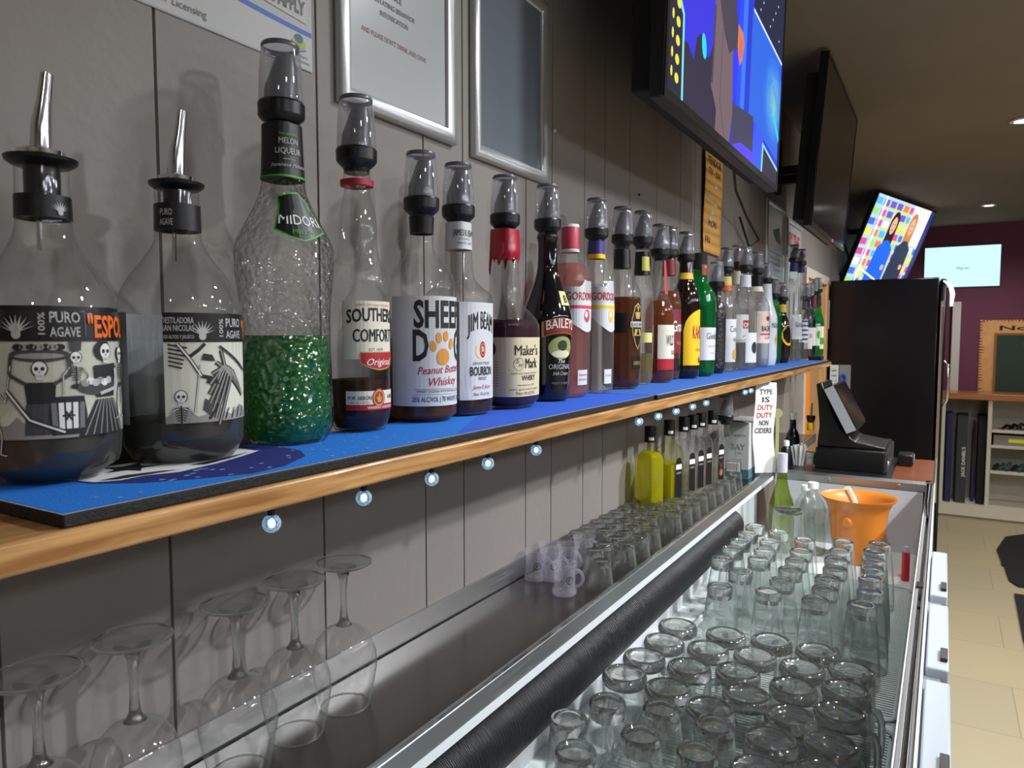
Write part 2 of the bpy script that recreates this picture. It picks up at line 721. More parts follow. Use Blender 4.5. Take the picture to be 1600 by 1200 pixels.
struct(MB().box(-1.3, 4.6, -2.6, 7.55, CEIL, CEIL + .1, CEILM), 'ceiling', smooth=0)
fm = M('vinyl_floor', (206, 190, 152), .42, noise=(4, .1))
nt = fm.node_tree
br = nt.nodes.new('ShaderNodeTexBrick')
br.inputs['Scale'].default_value = 1
br.inputs['Brick Width'].default_value = .46
br.inputs['Row Height'].default_value = .46
br.inputs['Mortar Size'].default_value = .002
br.inputs['Mortar Smooth'].default_value = .3
br.inputs['Bias'].default_value = 0
br.inputs['Color1'].default_value = lin((176, 163, 130)) + (1,)
br.inputs['Color2'].default_value = lin((168, 157, 130)) + (1,)
br.inputs['Mortar'].default_value = lin((140, 128, 102)) + (1,)
nt.links.new(nt.nodes['Texture Coordinate'].outputs['Object'], br.inputs['Vector'])
nt.links.new(br.outputs['Color'], nt.nodes['Principled BSDF'].inputs['Base Color'])
struct(MB().box(-1.3, 4.6, -2.6, 7.55, -.1, 0, fm), 'floor', smooth=0)
# white upright at the corner of the far room
struct(MB().box(.672, .735, 7.36, 7.45, 0, 1.80, M('post_white', (204, 204, 200), .6)), 'trim_2', bevel=.004)

# downlight fittings
for i, (lx, ly, e, c) in enumerate(LAMPS):
    if i in (5, 6):
        nm = {5: 'small round recessed ceiling light nearest the right edge', 6: 'small recessed ceiling light over the far purple wall'}[i]
        t = thing('ceiling_light', nm, 'light', (lx, ly, CEIL), 0, 'recessed ceiling downlights')
        MB().lathe([(.034, -.001), (.048, -.001), (.05, -.006), (.034, -.009)], WHITE).build('rim', t)
        MB().lathe([(0.0001, -.004), (.034, -.004)], M('lamp_glow', (255, 250, 240), emit=14)).build('diffuser', t)

# string lights looped over the serving side of the bar (what the sparkle clusters in the glass reflect)
t = thing('string_lights', 'string of small white bulbs looped along the serving side of the bar', 'string lights', (0, 0, 0))
pts_ = []
for k in range(61):
    y_ = -.6 + k * .075
    pts_.append((2.05 + .05 * math.sin(k * 1.7), y_, 2.14 - .10 * abs(math.sin(k * PI / 10))))
MB().tube(pts_, .003, BLACKP, 5).build('cable', t)
mb = MB()
gb = M('string_glow', (235, 240, 255), emit=170)
for k in range(0, 61, 2):
    x_, y_, z_ = pts_[k]
    mb.lathe([(.0001, -.006), (.009, -.012), (.011, -.018), (.009, -.024), (.0001, -.03)], gb, 8, c=(x_, y_, z_))
mb.build('bulb_row', t)

# ---------------------------------------------------------------- shelf
SX, SZ0, SZ1, SY0, SY1 = .19, 1.368, 1.3873, -.35, 3.53
sh = MB().box(.001, SX, SY0, SY1, SZ0, SZ1, PINE).build('wall_shelf', bevel=.0025)
tag(sh, 'long varnished pine shelf on the wall carrying the row of bottles', 'shelf')
MATZ = 1.3970


def barmat(y0, y1, label, draw, x0=.055, x1=.186, z0=SZ1 + .0002, z1=MATZ, ripple=0):
    t = thing('bar_mat', label, 'bar mat', (0, 0, 0), 0, 'bar mats on the shelf')
    MB().box(x0, x1, y0, y1, z0, z1 - .0012, RUBBER).build('backing', t, bevel=.001)
    cv = Cv(.01)
    draw(cv, y0, y1)
    mb = MB()
    # canvas: x = along wall (+y), y = out from the wall (+x)
    cv.put(mb, lambda a, b, l: Vector((b, a, z1 - .0009 + l)), .0002)
    mb.build('printed_face', t, smooth=0)
    return t


def mat1(cv, y0, y1):
    cv.band(y0, y1, .055, .186, WHITEINK, 0)
    cv.band(y0 + .001, y1 - .001, .056, .1848, BLUE2, 1)
    cv.band(y0 + .001, .62, .056, .1848, BLUE, 2)
    cv.band(.62, .80, .056, lambda y: .1848 - max(0, (y - .62)) * .5, BLUE, 2)
    # navy wave and pale floe near the first bottles
    cv.poly([(.275, .056), (.28, .112), (.30, .14), (.327, .159), (.364, .178), (.40, .174), (.442, .152), (.462, .124), (.466, .10), (.45, .056)], NAVY, 3)
    cv.poly([(.272, .056), (.284, .110), (.298, .119), (.318, .117), (.339, .126), (.38, .118), (.414, .106), (.439, .095), (.44, .07), (.42, .056)], WHITEINK, 4)
    cv.poly([(.318, .060), (.330, .068), (.346, .064), (.340, .076), (.352, .088), (.334, .086), (.326, .098), (.322, .086), (.306, .084), (.318, .076)], INK, 5)
    cv.poly([(.288, .108), (.31, .104), (.335, .111), (.345, .118), (.32, .116), (.298, .115)], INK, 5)
    cv.poly([(.36, .108), (.40, .10), (.43, .094), (.40, .107), (.37, .116)], INK, 5)
    rr = random.Random(3)
    for k in range(46):
        a = rr.uniform(.25, .60)
        b = rr.uniform(.128, .180) if a < .44 else rr.uniform(.09, .180)
        cv.ell(a, b, rr.uniform(.0012, .0028), rr.uniform(.0012, .0022), M('speck_blue', (120, 168, 226), .8), 4, 8)


barmat(.223, 1.225, 'blue printed bar mat under the nearest bottles, with a navy patch and pale specks', mat1)


def mat2(cv, y0, y1):
    cv.band(y0, y1, .05, .189, WHITEINK, 0)
    cv.band(y0 + .002, y1 - .002, .053, .1865, M('mat_blue2', (44, 100, 190), .85), 1)


barmat(1.235, 2.35, 'plain blue bar mat with white edging in the middle of the shelf', mat2, x0=.05, x1=.189)
barmat(2.355, 3.45, 'blue bar mat under the farthest bottles near the fridge', mat2, x0=.05, x1=.189)

# ---------------------------------------------------------------- counter under the shelf
mb = MB()
mb.box(.001, .165, -.35, 3.3, 1.062, 1.081, STEELD)           # worktop deck
mb.box(.0005, .004, -.35, 3.3, 1.081, 1.114, STEEL)           # upstand on the wall
mb.box(.004, .0056, -.35, 3.3, 1.0811, 1.0826, BLACKM)        # sealed joint
mb.box(.1615, .1655, -.35, 3.3, 1.081, 1.0865, CHROME)        # raised lip
mb.box(.1615, .1665, -.35, 3.3, 1.056, 1.081, STEEL)          # front face
ct = mb.build('steel_counter', smooth=0)
tag(ct, 'narrow stainless steel back counter under the bottle shelf', 'counter')
mb = MB().box(.150, .1675, -.35, 2.44, 1.044, 1.0555, WHITE)
tag(mb.build('edge_strip'), 'white strip running along the front of the steel counter', 'strip')
rib = M('ribbed_black', (19, 20, 24), .4, spec=.5)
nt = rib.node_tree
wv = nt.nodes.new('ShaderNodeTexWave')
wv.bands_direction = 'Y'
wv.inputs['Scale'].default_value = 52
wv.inputs['Distortion'].default_value = 2.6
wv.inputs['Detail'].default_value = 2
bp = nt.nodes.new('ShaderNodeBump')
bp.inputs['Strength'].default_value = .8
bp.inputs['Distance'].default_value = .003
nt.links.new(nt.nodes['Texture Coordinate'].outputs['Object'], wv.inputs['Vector'])
nt.links.new(wv.outputs['Fac'], bp.inputs['Height'])
nt.links.new(bp.outputs['Normal'], nt.nodes['Principled BSDF'].inputs['Normal'])
mb = MB()
pr = [(.1505 + .038 * math.cos(a), 1.0 + .0438 * math.sin(a)) for a in [PI / 2 - k * PI / 16 for k in range(17)]]
vs, fs = [], []
ys = [-.35 + i * .05 for i in range(46)] + [1.93, 1.955, 1.972, 1.98]
for i, y in enumerate(ys):
    k = 1.0
    if y > 1.9:
        k = math.sqrt(max(0.02, 1 - ((y - 1.9) / .082) ** 2))
    for (x, z) in pr:
        vs.append((.1505 + (x - .1505) * k, y, 1.0 + (z - 1.0) * k))
n = len(pr)
for i in range(len(ys) - 1):
    for k in range(n - 1):
        fs.append((i * n + k, i * n + k + 1, (i + 1) * n + k + 1, (i + 1) * n + k))
mb.add(vs, fs, rib)
mb.add([v for v in vs[-n:]], [tuple(range(n))], rib)
tag(mb.build('bumper_roll', smooth=60), 'thick black ribbed rubber roll under the counter front', 'bumper')

# ---------------------------------------------------------------- white chest with steel rim
t = thing('glass_chest', 'white open-topped bar chest with stainless rails, full of upturned glasses', 'chest', (0, 0, 0))
MB().box(.02, .592, -.35, 2.44, .80, .86, BENCH).build('chest_floor', t)
MB().box(.02, .1495, -.35, 2.44, 0, .799, BENCH).box(.15, .60, -.35, 2.44, .05, .799, BENCH).build('body', t)
MB().box(.10, .1085, -.35, 2.44, .8601, 1.043, M('panel_white', (206, 208, 214), .35)).build('back_panel', t)
mb = MB().box(.172, .585, 2.40, 2.445, .86, 1.048, M('panel_white', (206, 208, 214), .35))
mb.build('end_panel', t)
mb = MB().box(.172, .60, 2.398, 2.45, 1.049, 1.07, STEEL)
for px in (.33, .52):
    mb.lathe([(.0001, 0), (.006, 0), (.007, -.002)], CHROME, 12, T=Matrix.Translation((px, 2.397, 1.06)) @ Matrix.Rotation(PI / 2, 4, 'X'))
mb.build('end_rail', t)
mb = MB()
mb.box(.5925, .5945, -.35, 2.40, .86, 1.070, WHITE)
mb.box(.5948, .600, -.35, 2.45, .86, 1.070, STEEL)
mb.box(.600, .6055, -.35, 2.45, .86, 1.058, STEELD)
mb.box(.6055, .6065, -.35, 2.45, .86, 1.066, STEEL)
mb.box(.6065, .6115, -.35, 2.45, .86, 1.060, STEEL)
mb.box(.6115, .6135, -.35, 2.45, .86, 1.070, WHITE)
mb.build('side_rail', t, bevel=.0008)
MB().box(.5965, .607, 1.40, 1.43, 1.0705, 1.0725, BLACKP).build('rail_stop', t)
MB().box(.6005, .605, 1.33, 1.36, 1.0585, 1.061, CHROME).build('rail_catch', t)
mb = MB().tube([(.600, 2.38, 1.071), (.600, 2.1, 1.071), (.603, 1.98, 1.071)], [.009, .008, .005], CHROME, 10)
mb.tube([(.594, 2.40, 1.078), (.606, 2.385, 1.082)], .005, CHROME, 8)
mb.build('slide_bar', t)
# door fronts
for i, (y0, y1) in enumerate([(1.60, 1.93), (1.24, 1.545), (.90, 1.195), (.45, .86)]):
    if i == 3:
        pass
    d = MB().box(.616, .646 + .001 * i, y0, y1, .12, 1.0, M('door_white', (152, 157, 163), .4)).build('door', t, bevel=.003)
    MB().box(.644 + .001 * i - .010, .644 + .001 * i, y0 + .03, y0 + .075, 1.0004, 1.006, BLACKP).build('handle', d, bevel=.001)
MB().box(.6138, .636, .3, 1.95, .1, .985, M('grey_liner', (120, 124, 130), .5)).build('door_surround', t)

# moulded ridged trays on the chest floor
def tray(x0, x1, y0, y1, label):
    t = thing('drip_mat', label, 'mat', (0, 0, 0), 0, 'ribbed plastic mats in the chest')
    m = M('mat_white', (226, 234, 230), .45)
    mb = MB()
    y = y0 + .006
    while y < y1 - .006:
        mb.box(x0 + .008, x1 - .008, y, y + .003, .8603, .8645, m)
        y += .009
    mb.box(x0 + .008, x1 - .008, y0, y1, .8602, .862, M('mat_grey', (206, 216, 212), .5))
    mb.build('ribs', t, smooth=0)
    P = [(x0, y0), (x1, y0), (x1, y1), (x0, y1)]
    pts = []
    for (cx, cy, a0) in [(x1 - .03, y0 + .03, -PI / 2), (x1 - .03, y1 - .03, 0), (x0 + .03, y1 - .03, PI / 2), (x0 + .03, y0 + .03, PI)]:
        for k in range(5):
            a = a0 + k * PI / 8
            pts.append((cx + .03 * math.cos(a), cy + .03 * math.sin(a), .866))
    MB().tube(pts, .0035, m, 6, closed=True).build('rim', t)


tray(.205, .578, .35, 1.285, 'ribbed white plastic drip mat under the nearest glass mugs')
tray(.17, .578, 1.31, 2.05, 'ribbed white plastic drip mat under the tall flared glasses')

exec_later = []


# ---------------------------------------------------------------- bottle builder
XB = .068
CUP = MB().lathe([(.0208, 0), (.0210, .004), (.0203, .024), (.0184, .046), (.0176, .0495)], SMOKE, 26).lathe([(.0176, .0495), (.0180, .0500), (.0180, .0530), (.0170, .0545)], M('cup_rim', (96, 96, 104), .3), 26).lathe([(.0170, .0545), (.0001, .0545)], SMOKE, 26)
COLLAR = MB().lathe([(.0001, -.004), (.0135, -.004), (.0145, .001), (.0205, .0065), (.022, .009), (.0222, .02), (.0212, .022), (.0001, .022)], BLACKP, 24)
INNER = MB()
vs = []
for k in range(16):
    a = 2 * PI * k / 16
    vs.append((.0165 * math.cos(a), .0165 * math.sin(a), .022))
for k in range(16):
    a = 2 * PI * k / 16
    vs.append((.0155 * math.cos(a), .0155 * math.sin(a), .046 + .010 * math.sin(a + .6)))
for k in range(16):
    a = 2 * PI * k / 16
    vs.append((.002 + .009 * math.cos(a), .004 + .008 * math.sin(a), .067))
fs = [(i * 16 + k, i * 16 + (k + 1) % 16, (i + 1) * 16 + (k + 1) % 16, (i + 1) * 16 + k) for i in range(2) for k in range(16)] + [tuple(range(32, 48))]
INNER.add(vs, fs, SPOUT)
_pr = {}


def optic(parent, z, rz=0.0):
    """black collar with a clear measuring cup over a grey spout"""
    if not _pr:
        _pr['c'] = COLLAR.build('pourer', parent, smooth=22)
        _pr['u'] = CUP.build('measuring_cup', _pr['c'], loc=(0, 0, .0222))
        _pr['i'] = INNER.build('spout', _pr['c'])
        _pr['c'].location = (0, 0, z)
        _pr['c'].rotation_euler = (0, 0, rz)
        return
    c = _pr['c'].copy()
    sc.collection.objects.link(c)
    c.parent = parent
    c.location = (0, 0, z)
    c.rotation_euler = (0, 0, rz)
    for k in 'ui':
        o = _pr[k].copy()
        sc.collection.objects.link(o)
        o.parent = c


_mp = {}


def metal_pourer(parent, z, r=.019):
    c = MB().lathe([(.0001, -.02), (r * .62, -.02), (r * .62, 0), (r, .001), (r * 1.22, .004), (r * 1.25, .0065), (r * .7, .0085), (.0001, .0085)], BLACKP, 28).build('pourer', parent, loc=(0, 0, z))
    mb = MB().lathe([(.0001, .0086), (r * .8, .0086), (r * .82, .0115), (r * .5, .0135), (.0001, .0135)], CHROME, 24)
    mb.build('flange', c)
    MB().tube([(0, 0, .012), (.001, .0005, .03), (.003, .002, .046), (.0045, .004, .066)], [.0068, .0066, .0048, .0042], CHROME, 12).tube(
        [(-.005, -.003, .012), (-.005, -.003, .019)], .0022, CHROME, 6).build('spout', c)
    MB().tube([(-.002, -.002, -.02), (-.003, -.002, -.058)], .0018, CHROME, 6).build('breather_tube', c)


class Bottle:
    def __init__(s, name, label, px, prof, n=2, x=XB, z=MATZ, rot=0, cat='bottle', group=None):
        # horizontal distance from the lens axis at this spot
        P = at(px, 526, x=x)
        s.Y = P.y
        s.n = n
        s.z0 = z
        Hf = -(x - CAM.x) * math.sin(YAW) + s.Y * math.cos(YAW)
        s.Hf = Hf
        ca = Hf / math.hypot(x - CAM.x, s.Y)
        zz = lambda py: CAM.z + -Hf * ((py - 600) / F * math.cos(PITCH) + math.sin(PITCH)) / (math.cos(PITCH) - (py - 600) / F * math.sin(PITCH)) - z
        s.zz = zz
        pr = [(hw * Hf * ca / F, zz(py)) for (py, hw) in prof]
        pr = [p for p in pr if p[1] > .001]
        last = prof[-1][1] * Hf * ca / F
        pr = [(r if n == 2 else r * .93, z_) for r, z_ in pr]
        last = last * (1 if n == 2 else .93)
        s.pr = pr + [(last, .0035), (last * .93, .0003), (.0001, .0003)]
        s.root = thing(name, label, cat, (x, s.Y, z), rot, group)
        s.rot = rot
        s.az = math.atan2(-s.Y, CAM.x - x)

    def r(s, z):
        p = s.pr
        for (a, b) in zip(p[:-1], p[1:]):
            if b[1] <= z <= a[1]:
                t = (z - b[1]) / max(1e-6, a[1] - b[1])
                return b[0] + (a[0] - b[0]) * t
        return p[0][0]

    def smooth_prof(s, pr, k=3):
        """Catmull-Rom through the profile for round shoulders"""
        out = []
        n = len(pr)
        for i in range(n - 1):
            p0, p1, p2, p3 = pr[max(i - 1, 0)], pr[i], pr[i + 1], pr[min(i + 2, n - 1)]
            for j in range(k):
                t = j / k
                q = []
                for d in (0, 1):
                    q.append(.5 * (2 * p1[d] + (p2[d] - p0[d]) * t + (2 * p0[d] - 5 * p1[d] + 4 * p2[d] - p3[d]) * t * t + (3 * p1[d] - p0[d] - 3 * p2[d] + p3[d]) * t ** 3))
                q[1] = min(max(q[1], p2[1]), p1[1])
                out.append((max(.0001, q[0]), q[1]))
        return out + [pr[-1]]

    def glass(s, mat=None, name='glass_body', seg=40):
        body = s.smooth_prof(s.pr[:-3]) + s.pr[-3:]
        s.full = body
        mb = MB().lathe(body, mat or CLEAR, seg, n=s.n)
        s.body = mb.build(name, s.root, smooth=50)
        return s

    def liquid(s, py, mat, name='liquid', seg=36):
        zt = s.zz(py)
        pr = [(max(.0001, s.r(zt) - .0022), zt)]
        for r, z in s.full:
            if .004 < z < zt - .001:
                pr.append((max(.0001, r - .0022), z))
        pr.append((max(.0001, s.r(.006) - .0035), .0035))
        pr = [(.0001, zt)] + pr + [(.0001, .0035)]
        MB().lathe(pr, mat, seg, n=s.n).build(name, s.root, smooth=60)
        return s

    def wrap(s, zc, phi0, off=.0004):
        R = s.r(zc)

        def f(x, y, l):
            a = phi0 + x / R
            z = zc + y
            q = s.r(z) * sup(a, s.n) + off + l
            return (q * math.cos(a), q * math.sin(a), z)
        return f, R

    def label(s, name, py0, py1, phi0, half, draw, mat=PAPER, off=.0004, edge=None):
        """py0 top, py1 bottom; phi0 centre (deg) and half width (deg); draw(cv, W, H) in metres, origin at the label centre"""
        z1, z0 = s.zz(py0), s.zz(py1)
        f, R = s.wrap((z0 + z1) / 2, math.radians(phi0), off)
        W, H = 2 * R * math.radians(half), z1 - z0
        cv = Cv(R * .12)
        if mat:
            cv.band(-W / 2, W / 2, -H / 2, H / 2, mat, 0)
        draw(cv, W, H)
        cv.put(cv_mb := MB(), f, .00018, split=R * .14)
        return cv_mb.build(name, s.root, smooth=30)

    def ring(s, name, py0, py1, mat, off=.0006, seg=32):
        z1, z0 = s.zz(py0), s.zz(py1)
        zs = [z1 + (z0 - z1) * k / 6 for k in range(7)]
        pr = [(s.r(z1) - .001, z1)] + [(s.r(z) + off, z) for z in zs] + [(s.r(z0) - .001, z0)]
        return MB().lathe(pr, mat, seg, n=s.n).build(name, s.root)

    def phi(s, px_off_frac):
        return math.degrees(s.az + math.asin(px_off_frac))


# ------------------------------------------------ label drawings
def skull(cv, x, y, s, m=INK, w=WHITEINK):
    cv.ell(x, y, .5 * s, .56 * s, m, 2, 16)
    cv.ell(x, y + .01 * s, .42 * s, .48 * s, w, 3, 16)
    cv.poly([(x - .26 * s, y - .3 * s), (x + .26 * s, y - .3 * s), (x + .2 * s, y - .72 * s), (x - .2 * s, y - .72 * s)], w, 3)
    for k in (-1, 1):
        cv.ell(x + k * .18 * s, y, .12 * s, .14 * s, m, 4, 10)
    cv.poly([(x, y - .14 * s), (x + .06 * s, y - .28 * s), (x - .06 * s, y - .28 * s)], m, 4)
    for k in range(-2, 3):
        cv.line([(x + k * .08 * s, y - .4 * s), (x + k * .08 * s, y - .62 * s)], .02 * s, m, 4)


def skeleton(cv, x, y, s, arms=((-1, .2, -1.3, 1.0), (1, .2, 1.3, 1.0)), legs=True, m=INK, g=GREY):
    skull(cv, x, y, s)
    cv.line([(x, y - .6 * s), (x, y - 2.4 * s)], .12 * s, m, 2)
    for k in range(6):
        ww = .55 - .05 * k
        yy = y - (.95 + .2 * k) * s
        cv.line([(x - ww * s, yy - .08 * s), (x - ww * .6 * s, yy + .05 * s), (x, yy), (x + ww * .6 * s, yy + .05 * s), (x + ww * s, yy - .08 * s)], .07 * s, m, 2)
    for (k, ex, hx, hy) in arms:
        p = [(x + k * .5 * s, y - .85 * s), (x + k * (.5 + abs(ex)) * s * 1.25, y - 1.5 * s), (x + hx * s, y + hy * s)]
        cv.line(p, .13 * s, m, 2)
        cv.line(p, .06 * s, WHITEINK, 3)
    cv.ell(x, y - 2.5 * s, .45 * s, .22 * s, m, 2, 12)
    if legs:
        for k in (-1, 1):
            p = [(x + k * .25 * s, y - 2.6 * s), (x + k * .55 * s, y - 3.8 * s), (x + k * .35 * s, y - 5 * s), (x + k * .8 * s, y - 5.1 * s)]
            cv.line(p, .16 * s, m, 2)
            cv.line(p, .07 * s, WHITEINK, 3)


def agave(cv, x, y, s, m=WHITEINK):
    for k in range(-4, 5):
        a = k * .3
        cv.poly([(x - .12 * s, y), (x + math.sin(a) * s * 1.0, y + math.cos(a) * s * .95 + .05 * s), (x + .12 * s, y)], m, 3)
    cv.ell(x, y - .1 * s, .25 * s, .28 * s, m, 3, 10)


def barrel(cv, x, y, w, h):
    cv.poly([(x - w * .42, y), (x + w * .42, y), (x + w * .5, y + h * .5), (x + w * .42, y + h), (x - w * .42, y + h), (x - w * .5, y + h * .5)], INK, 2)
    for k in range(-2, 3):
        cv.poly([(x + w * (k * .17 - .065), y + .16 * h), (x + w * (k * .17 + .065), y + .16 * h), (x + w * (k * .18 + .065), y + h * .84), (x + w * (k * .18 - .065), y + h * .84)], WHITEINK if k in (-1, 0, 1) else GREY, 3)
    for k in range(6):
        a = k * PI / 3
        cv.line([(x, y + .5 * h), (x + .16 * w * math.cos(a), y + .5 * h + .16 * w * math.sin(a))], .05 * w, INK, 4)


def tequila_label(cv, W, H, R, which):
    d = math.radians
    B = H * .265                      # black band
    yb = H / 2 - B
    top = H / 2
    cv.band(-W / 2, W / 2, yb, top, M('label_black', (13, 13, 17), .4), 1)
    zig = lambda x: -H / 2 - (.0006 if int(abs(x) / .0012) % 2 else 0)
    p0 = d({'a': -14, 'b': 20}[which])
    if which == 'a':
        p0 = d(-14)
    agave(cv, R * (p0 - d(36)), yb + B * .25, B * .5, GREYW)
    cv.text('100%', R * (p0 - d(15)), yb + B * .5, B * .16, GREYW, w=B * .62, rot=PI / 2, bold=.02)
    cv.text('PURO', R * p0, yb + B * .53, B * .3, GREYW, w=R * d(23), bold=.02)
    cv.text('AGAVE', R * p0, yb + B * .13, B * .27, GREYW, w=R * d(23), bold=.02)
    cv.line([(R * (p0 + d(16)), yb + B * .15), (R * (p0 + d(16)), yb + B * .85)], .0004, GREY, 2)
    cv.text('"ESPOLÒN"', R * (p0 + d(18)), yb + B * .12, B * .62, ORANGE, w=R * d(84), al='l', bold=.05)
    if which == 'b':
        for k, (tx, hh) in enumerate([('DESTILADORA', .2), ('SAN NICOLAS', .2), ('LOS ALTOS Y JALISCO', .12)]):
            cv.text(tx, R * (p0 - d(57)), yb + B * (.64 - .26 * k), B * hh, GREYW, w=R * d(27), bold=.02)
    hh = yb + H / 2                   # white part height
    y0 = -H / 2
    G2 = M('print_grey', (150, 148, 142), .6)
    G3 = M('print_dark', (66, 66, 68), .6)
    if which == 'a':
        X = lambda deg: R * (d(deg))
        # hills
        cv.band(-W / 2, W / 2, y0, lambda x: y0 + hh * (.15 + .07 * math.sin(x * 260) + .04 * math.sin(x * 700)), G2, 1)
        # figure carrying a basket overhead
        fx = X(-34)
        cv.ell(fx, y0 + hh * .86, hh * .27, hh * .07, G3, 2, 20)
        for k in range(7):
            cv.ell(fx + hh * (-.18 + .06 * k), y0 + hh * .94, hh * .05, hh * .035, G2 if k % 2 else INK, 3, 10)
        cv.ell(fx, y0 + hh * .85, hh * .22, hh * .03, G2, 3, 16)
        skull(cv, fx, y0 + hh * .72, hh * .15)
        cv.poly([(fx - hh * .14, y0 + hh * .58), (fx + hh * .14, y0 + hh * .58), (fx + hh * .12, y0 + hh * .36), (fx - hh * .12, y0 + hh * .36)], INK, 2)
        for k in (-1, 1):
            cv.line([(fx + k * hh * .12, y0 + hh * .56), (fx + k * hh * .27, y0 + hh * .66), (fx + k * hh * .25, y0 + hh * .84)], hh * .035, G3, 3)
        cv.poly([(fx - hh * .13, y0 + hh * .36), (fx + hh * .13, y0 + hh * .36), (fx + hh * .17, y0 + hh * .04), (fx - hh * .15, y0 + hh * .04)], G3, 2)
        cv.line([(fx - hh * .3, y0 + hh * .5), (fx - hh * .1, y0 + hh * .2), (fx + hh * .2, y0 + hh * .06)], hh * .05, INK, 4)
        cv.line([(fx - hh * .3, y0 + hh * .5), (fx - hh * .1, y0 + hh * .2), (fx + hh * .2, y0 + hh * .06)], hh * .02, WHITEINK, 5)
        # thin figure with a tall hat behind a barrel
        sx = X(-7)
        cv.poly([(sx - hh * .05, y0 + hh * .9), (sx + hh * .05, y0 + hh * .9), (sx + hh * .06, y0 + hh), (sx - hh * .06, y0 + hh)], G3, 2)
        skeleton(cv, sx, y0 + hh * .83, hh * .12, arms=((-1, .3, -1.0, -3.2), (1, .3, .9, -3.0)), legs=False)
        barrel(cv, X(-14), y0 + hh * .03, hh * .36, hh * .4)
        # figure in a long dark dress with a bowl
        wx = X(20)
        cv.poly([(wx - hh * .12, y0 + hh * .38), (wx + hh * .12, y0 + hh * .38), (wx + hh * .3, y0 + hh * .0), (wx - hh * .32, y0 + hh * .0)], INK, 3)
        for k in range(-3, 4):
            cv.line([(wx + k * hh * .03, y0 + hh * .38), (wx + k * hh * .085, y0 + hh * .01)], hh * .012, G2, 4)
        cv.poly([(wx - hh * .14, y0 + hh * .74), (wx + hh * .16, y0 + hh * .76), (wx + hh * .13, y0 + hh * .4), (wx - hh * .12, y0 + hh * .4)], INK, 2)
        cv.ell(wx - hh * .02, y0 + hh * .9, hh * .11, hh * .11, INK, 2, 14)
        skull(cv, wx + hh * .01, y0 + hh * .89, hh * .17)
        cv.ell(wx - hh * .1, y0 + hh * .52, hh * .22, hh * .09, G3, 4, 18)
        for k in range(6):
            cv.ell(wx - hh * (.24 - .055 * k), y0 + hh * (.56 + .02 * (k % 2)), hh * .045, hh * .04, (G2, PAPER, GREYW)[k % 3], 5, 9)
        cv.line([(wx + hh * .14, y0 + hh * .7), (wx + hh * .18, y0 + hh * .5), (wx - hh * .08, y0 + hh * .44)], hh * .035, GREYW, 6)
        skeleton(cv, X(44), y0 + hh * .86, hh * .14, arms=((-1, .3, -1, -2.6), (1, .3, 1, -2.2)))
        skeleton(cv, X(-72), y0 + hh * .6, hh * .15)
    else:
        X = lambda deg: R * (d(deg))
        cv.band(-W / 2, W / 2, y0, lambda x: y0 + hh * (.13 + .06 * math.sin(x * 230)), G2, 1)
        skeleton(cv, X(-36), y0 + hh * .33, hh * .15, arms=((-1, .2, -1.4, 1.2), (1, .3, 1.5, 2.6)), legs=False)
        # tumbling ribcage with boots above
        for k in range(6):
            cv.line([(X(-46), y0 + hh * (.97 - .05 * k)), (X(-30) - k * hh * .012, y0 + hh * (.93 - .05 * k))], hh * .02, INK, 2)
        cv.line([(X(-38), y0 + hh * .98), (X(-27), y0 + hh * .78), (X(-18), y0 + hh * .58), (X(-8), y0 + hh * .55)], hh * .045, INK, 2)
        cv.line([(X(-38), y0 + hh * .98), (X(-27), y0 + hh * .78), (X(-18), y0 + hh * .58)], hh * .02, WHITEINK, 3)
        cv.line([(X(-30), y0 + hh * .8), (X(-20), y0 + hh * .9), (X(-14), y0 + hh * .98)], hh * .04, INK, 2)
        for (bx, by) in ((-12, .86), (-8, .57)):
            cv.poly([(X(bx) - hh * .05, y0 + hh * by), (X(bx) + hh * .06, y0 + hh * (by - .02)), (X(bx) + hh * .1, y0 + hh * (by - .1)), (X(bx) - hh * .07, y0 + hh * (by - .08))], INK, 3)
        # top hat
        cv.poly([(X(-15), y0 + hh * .3), (X(-6), y0 + hh * .22), (X(-10), y0 + hh * .08), (X(-17), y0 + hh * .16)], G3, 3)
        cv.line([(X(-11), y0 + hh * .04), (X(-2), y0 + hh * .22)], hh * .035, INK, 4)
        # long agave leaves
        for k in range(9):
            a0 = .55 + .17 * k
            cx0, cy0 = X(34), y0 + hh * .3
            L = hh * (.8 - .03 * k)
            mid = (cx0 - L * .55 * math.cos(a0 - 1.2), cy0 + L * .62 * math.sin(a0 * .8 + .3))
            tip = (cx0 - L * math.cos(a0 - 1.5) * .9, cy0 + L * (.75 - .17 * k))
            cv.line([(cx0, cy0), mid, tip], hh * .055, INK, 2)
            cv.line([(cx0, cy0), mid, tip], hh * .02, G2, 3)
        cv.line([(X(0), y0 + hh * .95), (X(40), y0 + hh * .62)], hh * .03, INK, 4)
        for k in range(5):
            cv.line([(X(6 + 8 * k), y0 + hh * .02), (X(10 + 8 * k), y0 + hh * .16)], hh * .015, INK, 4)


